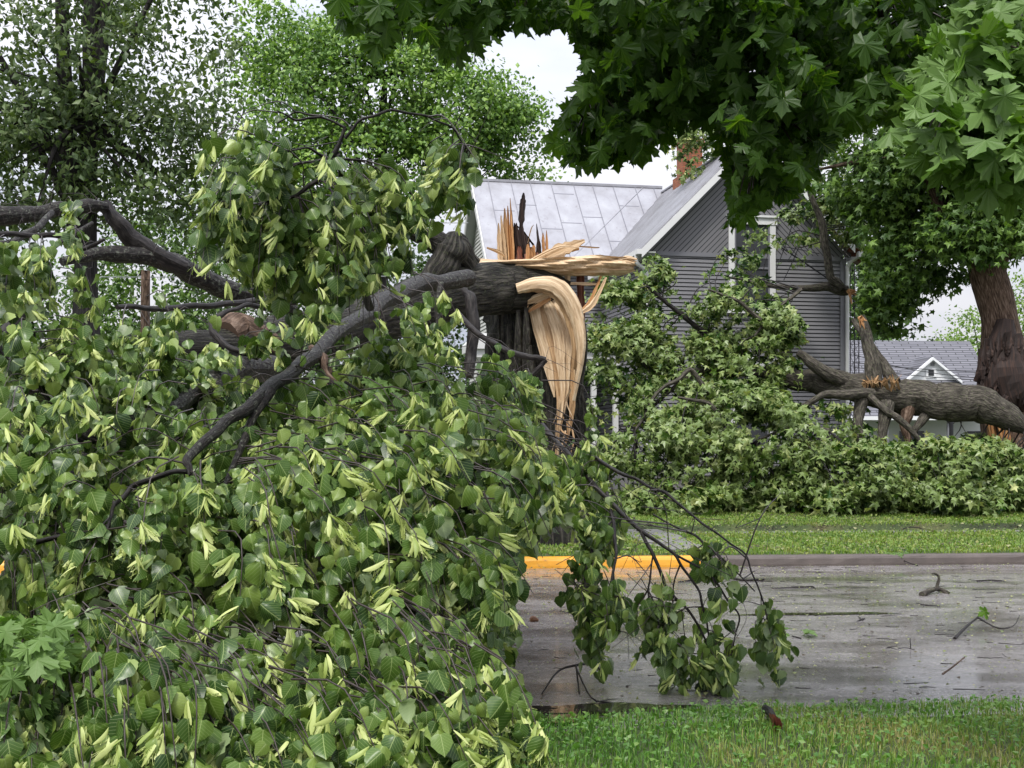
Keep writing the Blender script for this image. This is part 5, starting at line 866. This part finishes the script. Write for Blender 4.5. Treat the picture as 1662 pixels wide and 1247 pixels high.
stick('thick dark stub of branch with pale upright fork on the wet road', [(1496, 970, .03), (1512, 966, .06), (1525, 964, .05), (1540, 966, .02)], .035, 'bark_grey', [[(1520, 966, .08), (1524, 966, .2), (1518, 966, .25), (1512, 966, .25)]])
stick('long forked dark stick with one green leaf near the right edge of the road', [(1549, 1040, .02), (1570, 1030, .08), (1588, 1020, .11)], .014, side=[[(1588, 1022, .11), (1620, 1030, .06), (1645, 1026, .06), (1655, 1012, .08)]], leaves=1)
stick('broken bark covered stub with orange torn end lying in the near grass', [(1243, 1206, .2), (1250, 1216, .215), (1258, 1228, .2)], .026, 'bark_wet')
q = MB(); [ribbon(q, [G(1257, 1227, RZ)+[.01*e-.02, 0, .205], G(1260, 1232, RZ)+[.012*e-.02, 0, .205+.01*(e % 2)], G(1262, 1236, RZ)+[.015*e-.02, 0, .2]], [.014, .01, .003], .02, (0, 0, 1), rough=.2, across=4) for e in range(4)]; q.build('torn_end', M['wood_red'], [o for o in C.objects if o.get('label', '').startswith('broken bark')][0])
stick('thin dark stick lying along the road left of the puddle', [(1254, 957, .01), (1290, 956, .015), (1318, 955, .02), (1324, 959, .01)], .012)
stick('short dark twig on the road below the forked stub', [(1487, 982, .01), (1500, 985, .02), (1526, 987, .015)], .01, side=[[(1500, 985, .02), (1498, 991, .01)]])
stick('straight grey stick close to the kerb at the right', [(1586, 945, .01), (1610, 944, .015), (1630, 945, .01)], .014)
stick('dark twig lying by the kerb right of the hanging leaves', [(1178, 938, .02), (1205, 944, .02), (1240, 943, .02)], .016, side=[[(1205, 943, .02), (1225, 934, .06)]])
stick('long thin twig lying on the road behind the hanging leaves', [(1101, 946, .01), (1130, 944, .02), (1168, 945, .02), (1172, 950, .01)], .011)
stick('thin upright twig sticking up from the road surface', [(1458, 1055, .01), (1470, 1054, .01), (1484, 1057, .01)], .007, side=[[(1478, 1055, .01), (1477, 1055, .1)]])
stick('small crooked dark twig beside the middle of the road', [(1390, 1012, .01), (1400, 1010, .03), (1404, 1006, .01)], .01, side=[[(1400, 1010, .02), (1393, 1006, .03)]])
stick('leafy dark twig on the wet road at the foot of the heap', [(980, 1105, .02), (965, 1100, .1), (935, 1106, .12), (905, 1108, .08), (880, 1130, .02)], .012, side=[[(935, 1106, .12), (940, 1130, .02)], [(965, 1100, .1), (985, 1070, .2), (1000, 1060, .3)], [(935, 1106, .1), (960, 1140, .03), (990, 1145, .02)]])
stick('forked thin twig lying on the lawn beyond the kerb', [(1460, 876, .17), (1475, 873, .2), (1495, 874, .19), (1503, 880, .17)], .012, side=[[(1475, 873, .2), (1462, 884, .17)]])
stick('green leafy sprig lying against the kerb', [(1490, 921, .02), (1470, 918, .06), (1462, 916, .1)], .008, leaves=22, name='leafy_sprig', cat='leaves')
stick('small green leafy sprig on the road beside the drooping branch', [(1300, 1040, .02), (1286, 1036, .02)], .006, leaves=7, name='leafy_sprig', cat='leaves')
stick('brown crooked twig in the near grass at right', [(1530, 1142, .2), (1545, 1135, .22), (1565, 1122, .24)], .007, 'bark_brown')
M['mush'] = plain('brown_leaf', (.12,.05,.02), .6, .4, 20)
t = MB(); tube(t, [G(862, 1012, RZ)+[0, 0, .0], G(866, 1012, RZ)+[0, 0, .04], G(874, 1012, RZ)+[0, 0, .03]], [.02, .035, .01], n=8, sub=4, jit=.1); t.build('curled_leaf', M['mush'], label='curled brown leaf alone on the road beside the heap', cat='leaf')
# litter nobody could count
q = MB(); n = 9500; a = rng.uniform(-1, 12, n); bb = -rng.random(n)*10.2-.05; p = np.array([S(x, y, RZ+.027+.02*math.exp(-((y+5)/3)**2)) for x, y in zip(a, bb)])
scatter(q, SMALL, p, rng.normal(size=(n, 3))*[1, 1, .02], rng.normal(0, .12, (n, 3))+[0, 0, 1], rng.uniform(.012, .04, n), rng.random(n)); M['litter'] = leafmat('leaf_litter', [(.03,.018,.01),(.07,.05,.02),(.10,.14,.03),(.20,.24,.07),(.32,.30,.16)], None, .1, .5); q.build('leaf_litter', M['litter'], label='scattered leaf bits and seeds on the wet road', cat='leaf litter', kind='stuff')
q = MB(); n = 420
for k in range(n):
    y = -rng.random()*10-.1; c = S(rng.uniform(-1, 12), y, RZ+.03+.02*math.exp(-((y+5)/3)**2)); a = rng.normal(0, .6); l_ = rng.uniform(.04, .22); v = np.array([math.cos(a), math.sin(a), 0])*l_; tube(q, [c, c+v*.5+rng.normal(0, .01, 3)*[1, 1, .3], c+v], [.004, .0035, .002], n=4, sub=2, cap=False)
q.build('twig_litter', M['bark_dark'], label='tiny twigs scattered over the wet road', cat='twig litter', kind='stuff')
q = MB(); n = 2600; a = rng.uniform(-3, 13, n); bb = rng.choice([4.3, 5.5, 1, 8], n)+rng.normal(0, .25, n)+rng.random(n)*rng.choice([0, 3], n); p = np.array([S(x, y, lawn_h(y)+.05) for x, y in zip(a, np.clip(bb, .25, 14))])
scatter(q, SMALL, p, rng.normal(size=(n, 3))*[1, 1, .1], rng.normal(0, .3, (n, 3))+[0, -.2, 1], rng.uniform(.03, .08, n), rng.random(n)); q.build('lawn_litter', M['litter'], label='fallen leaves strewn over the lawn beyond the kerb', cat='leaf litter', kind='stuff')
# overhead wires
M['wire'] = plain('utility_wire', (.30,.32,.33), .5, .1)
for lb, y0, y1, D, r_ in (('pale utility wire crossing behind the fallen crown, the upper one', 360, 364, 34, .012), ('pale utility wire crossing behind the fallen crown, the lower one', 446, 452, 34, .012)):
    q = MB(); tube(q, [P(-300, y0-2, D), P(200, y0+4, D), P(500, y0+2, D), P(760, y1-2, D)], [r_]*4, n=5, sub=4); q.build('utility_wire', M['wire'], label=lb, cat='wire')
for k, (x0, y0, x1, y1) in enumerate(((1385, 576, 1662, 630), (1385, 588, 1662, 606), (1385, 596, 1662, 622))):
    q = MB(); tube(q, [P(x0, y0, 40), P((x0+x1)/2, (y0+y1)/2+4, 40), P(x1+200, y1+8, 40)], [.012]*3, n=5, sub=4); q.build('utility_wire', M['iron'], label=['dark wire across the white house dormer, steepest of the three', 'dark wire across the white house dormer, topmost at the right', 'dark wire across the white house dormer, lowest at the left'][k], cat='wire')
up = thing('utility_pole', g_(235, 33), 'brown wooden utility pole behind the fallen log at left', 'pole'); q = MB(); tube(q, [P(235, 850, 33), P(236, 470, 33), P(237, 455, 33)], [.15, .12, .12], n=10, sub=2); q.build('pole', M['bark_brown'], up, smooth=True)
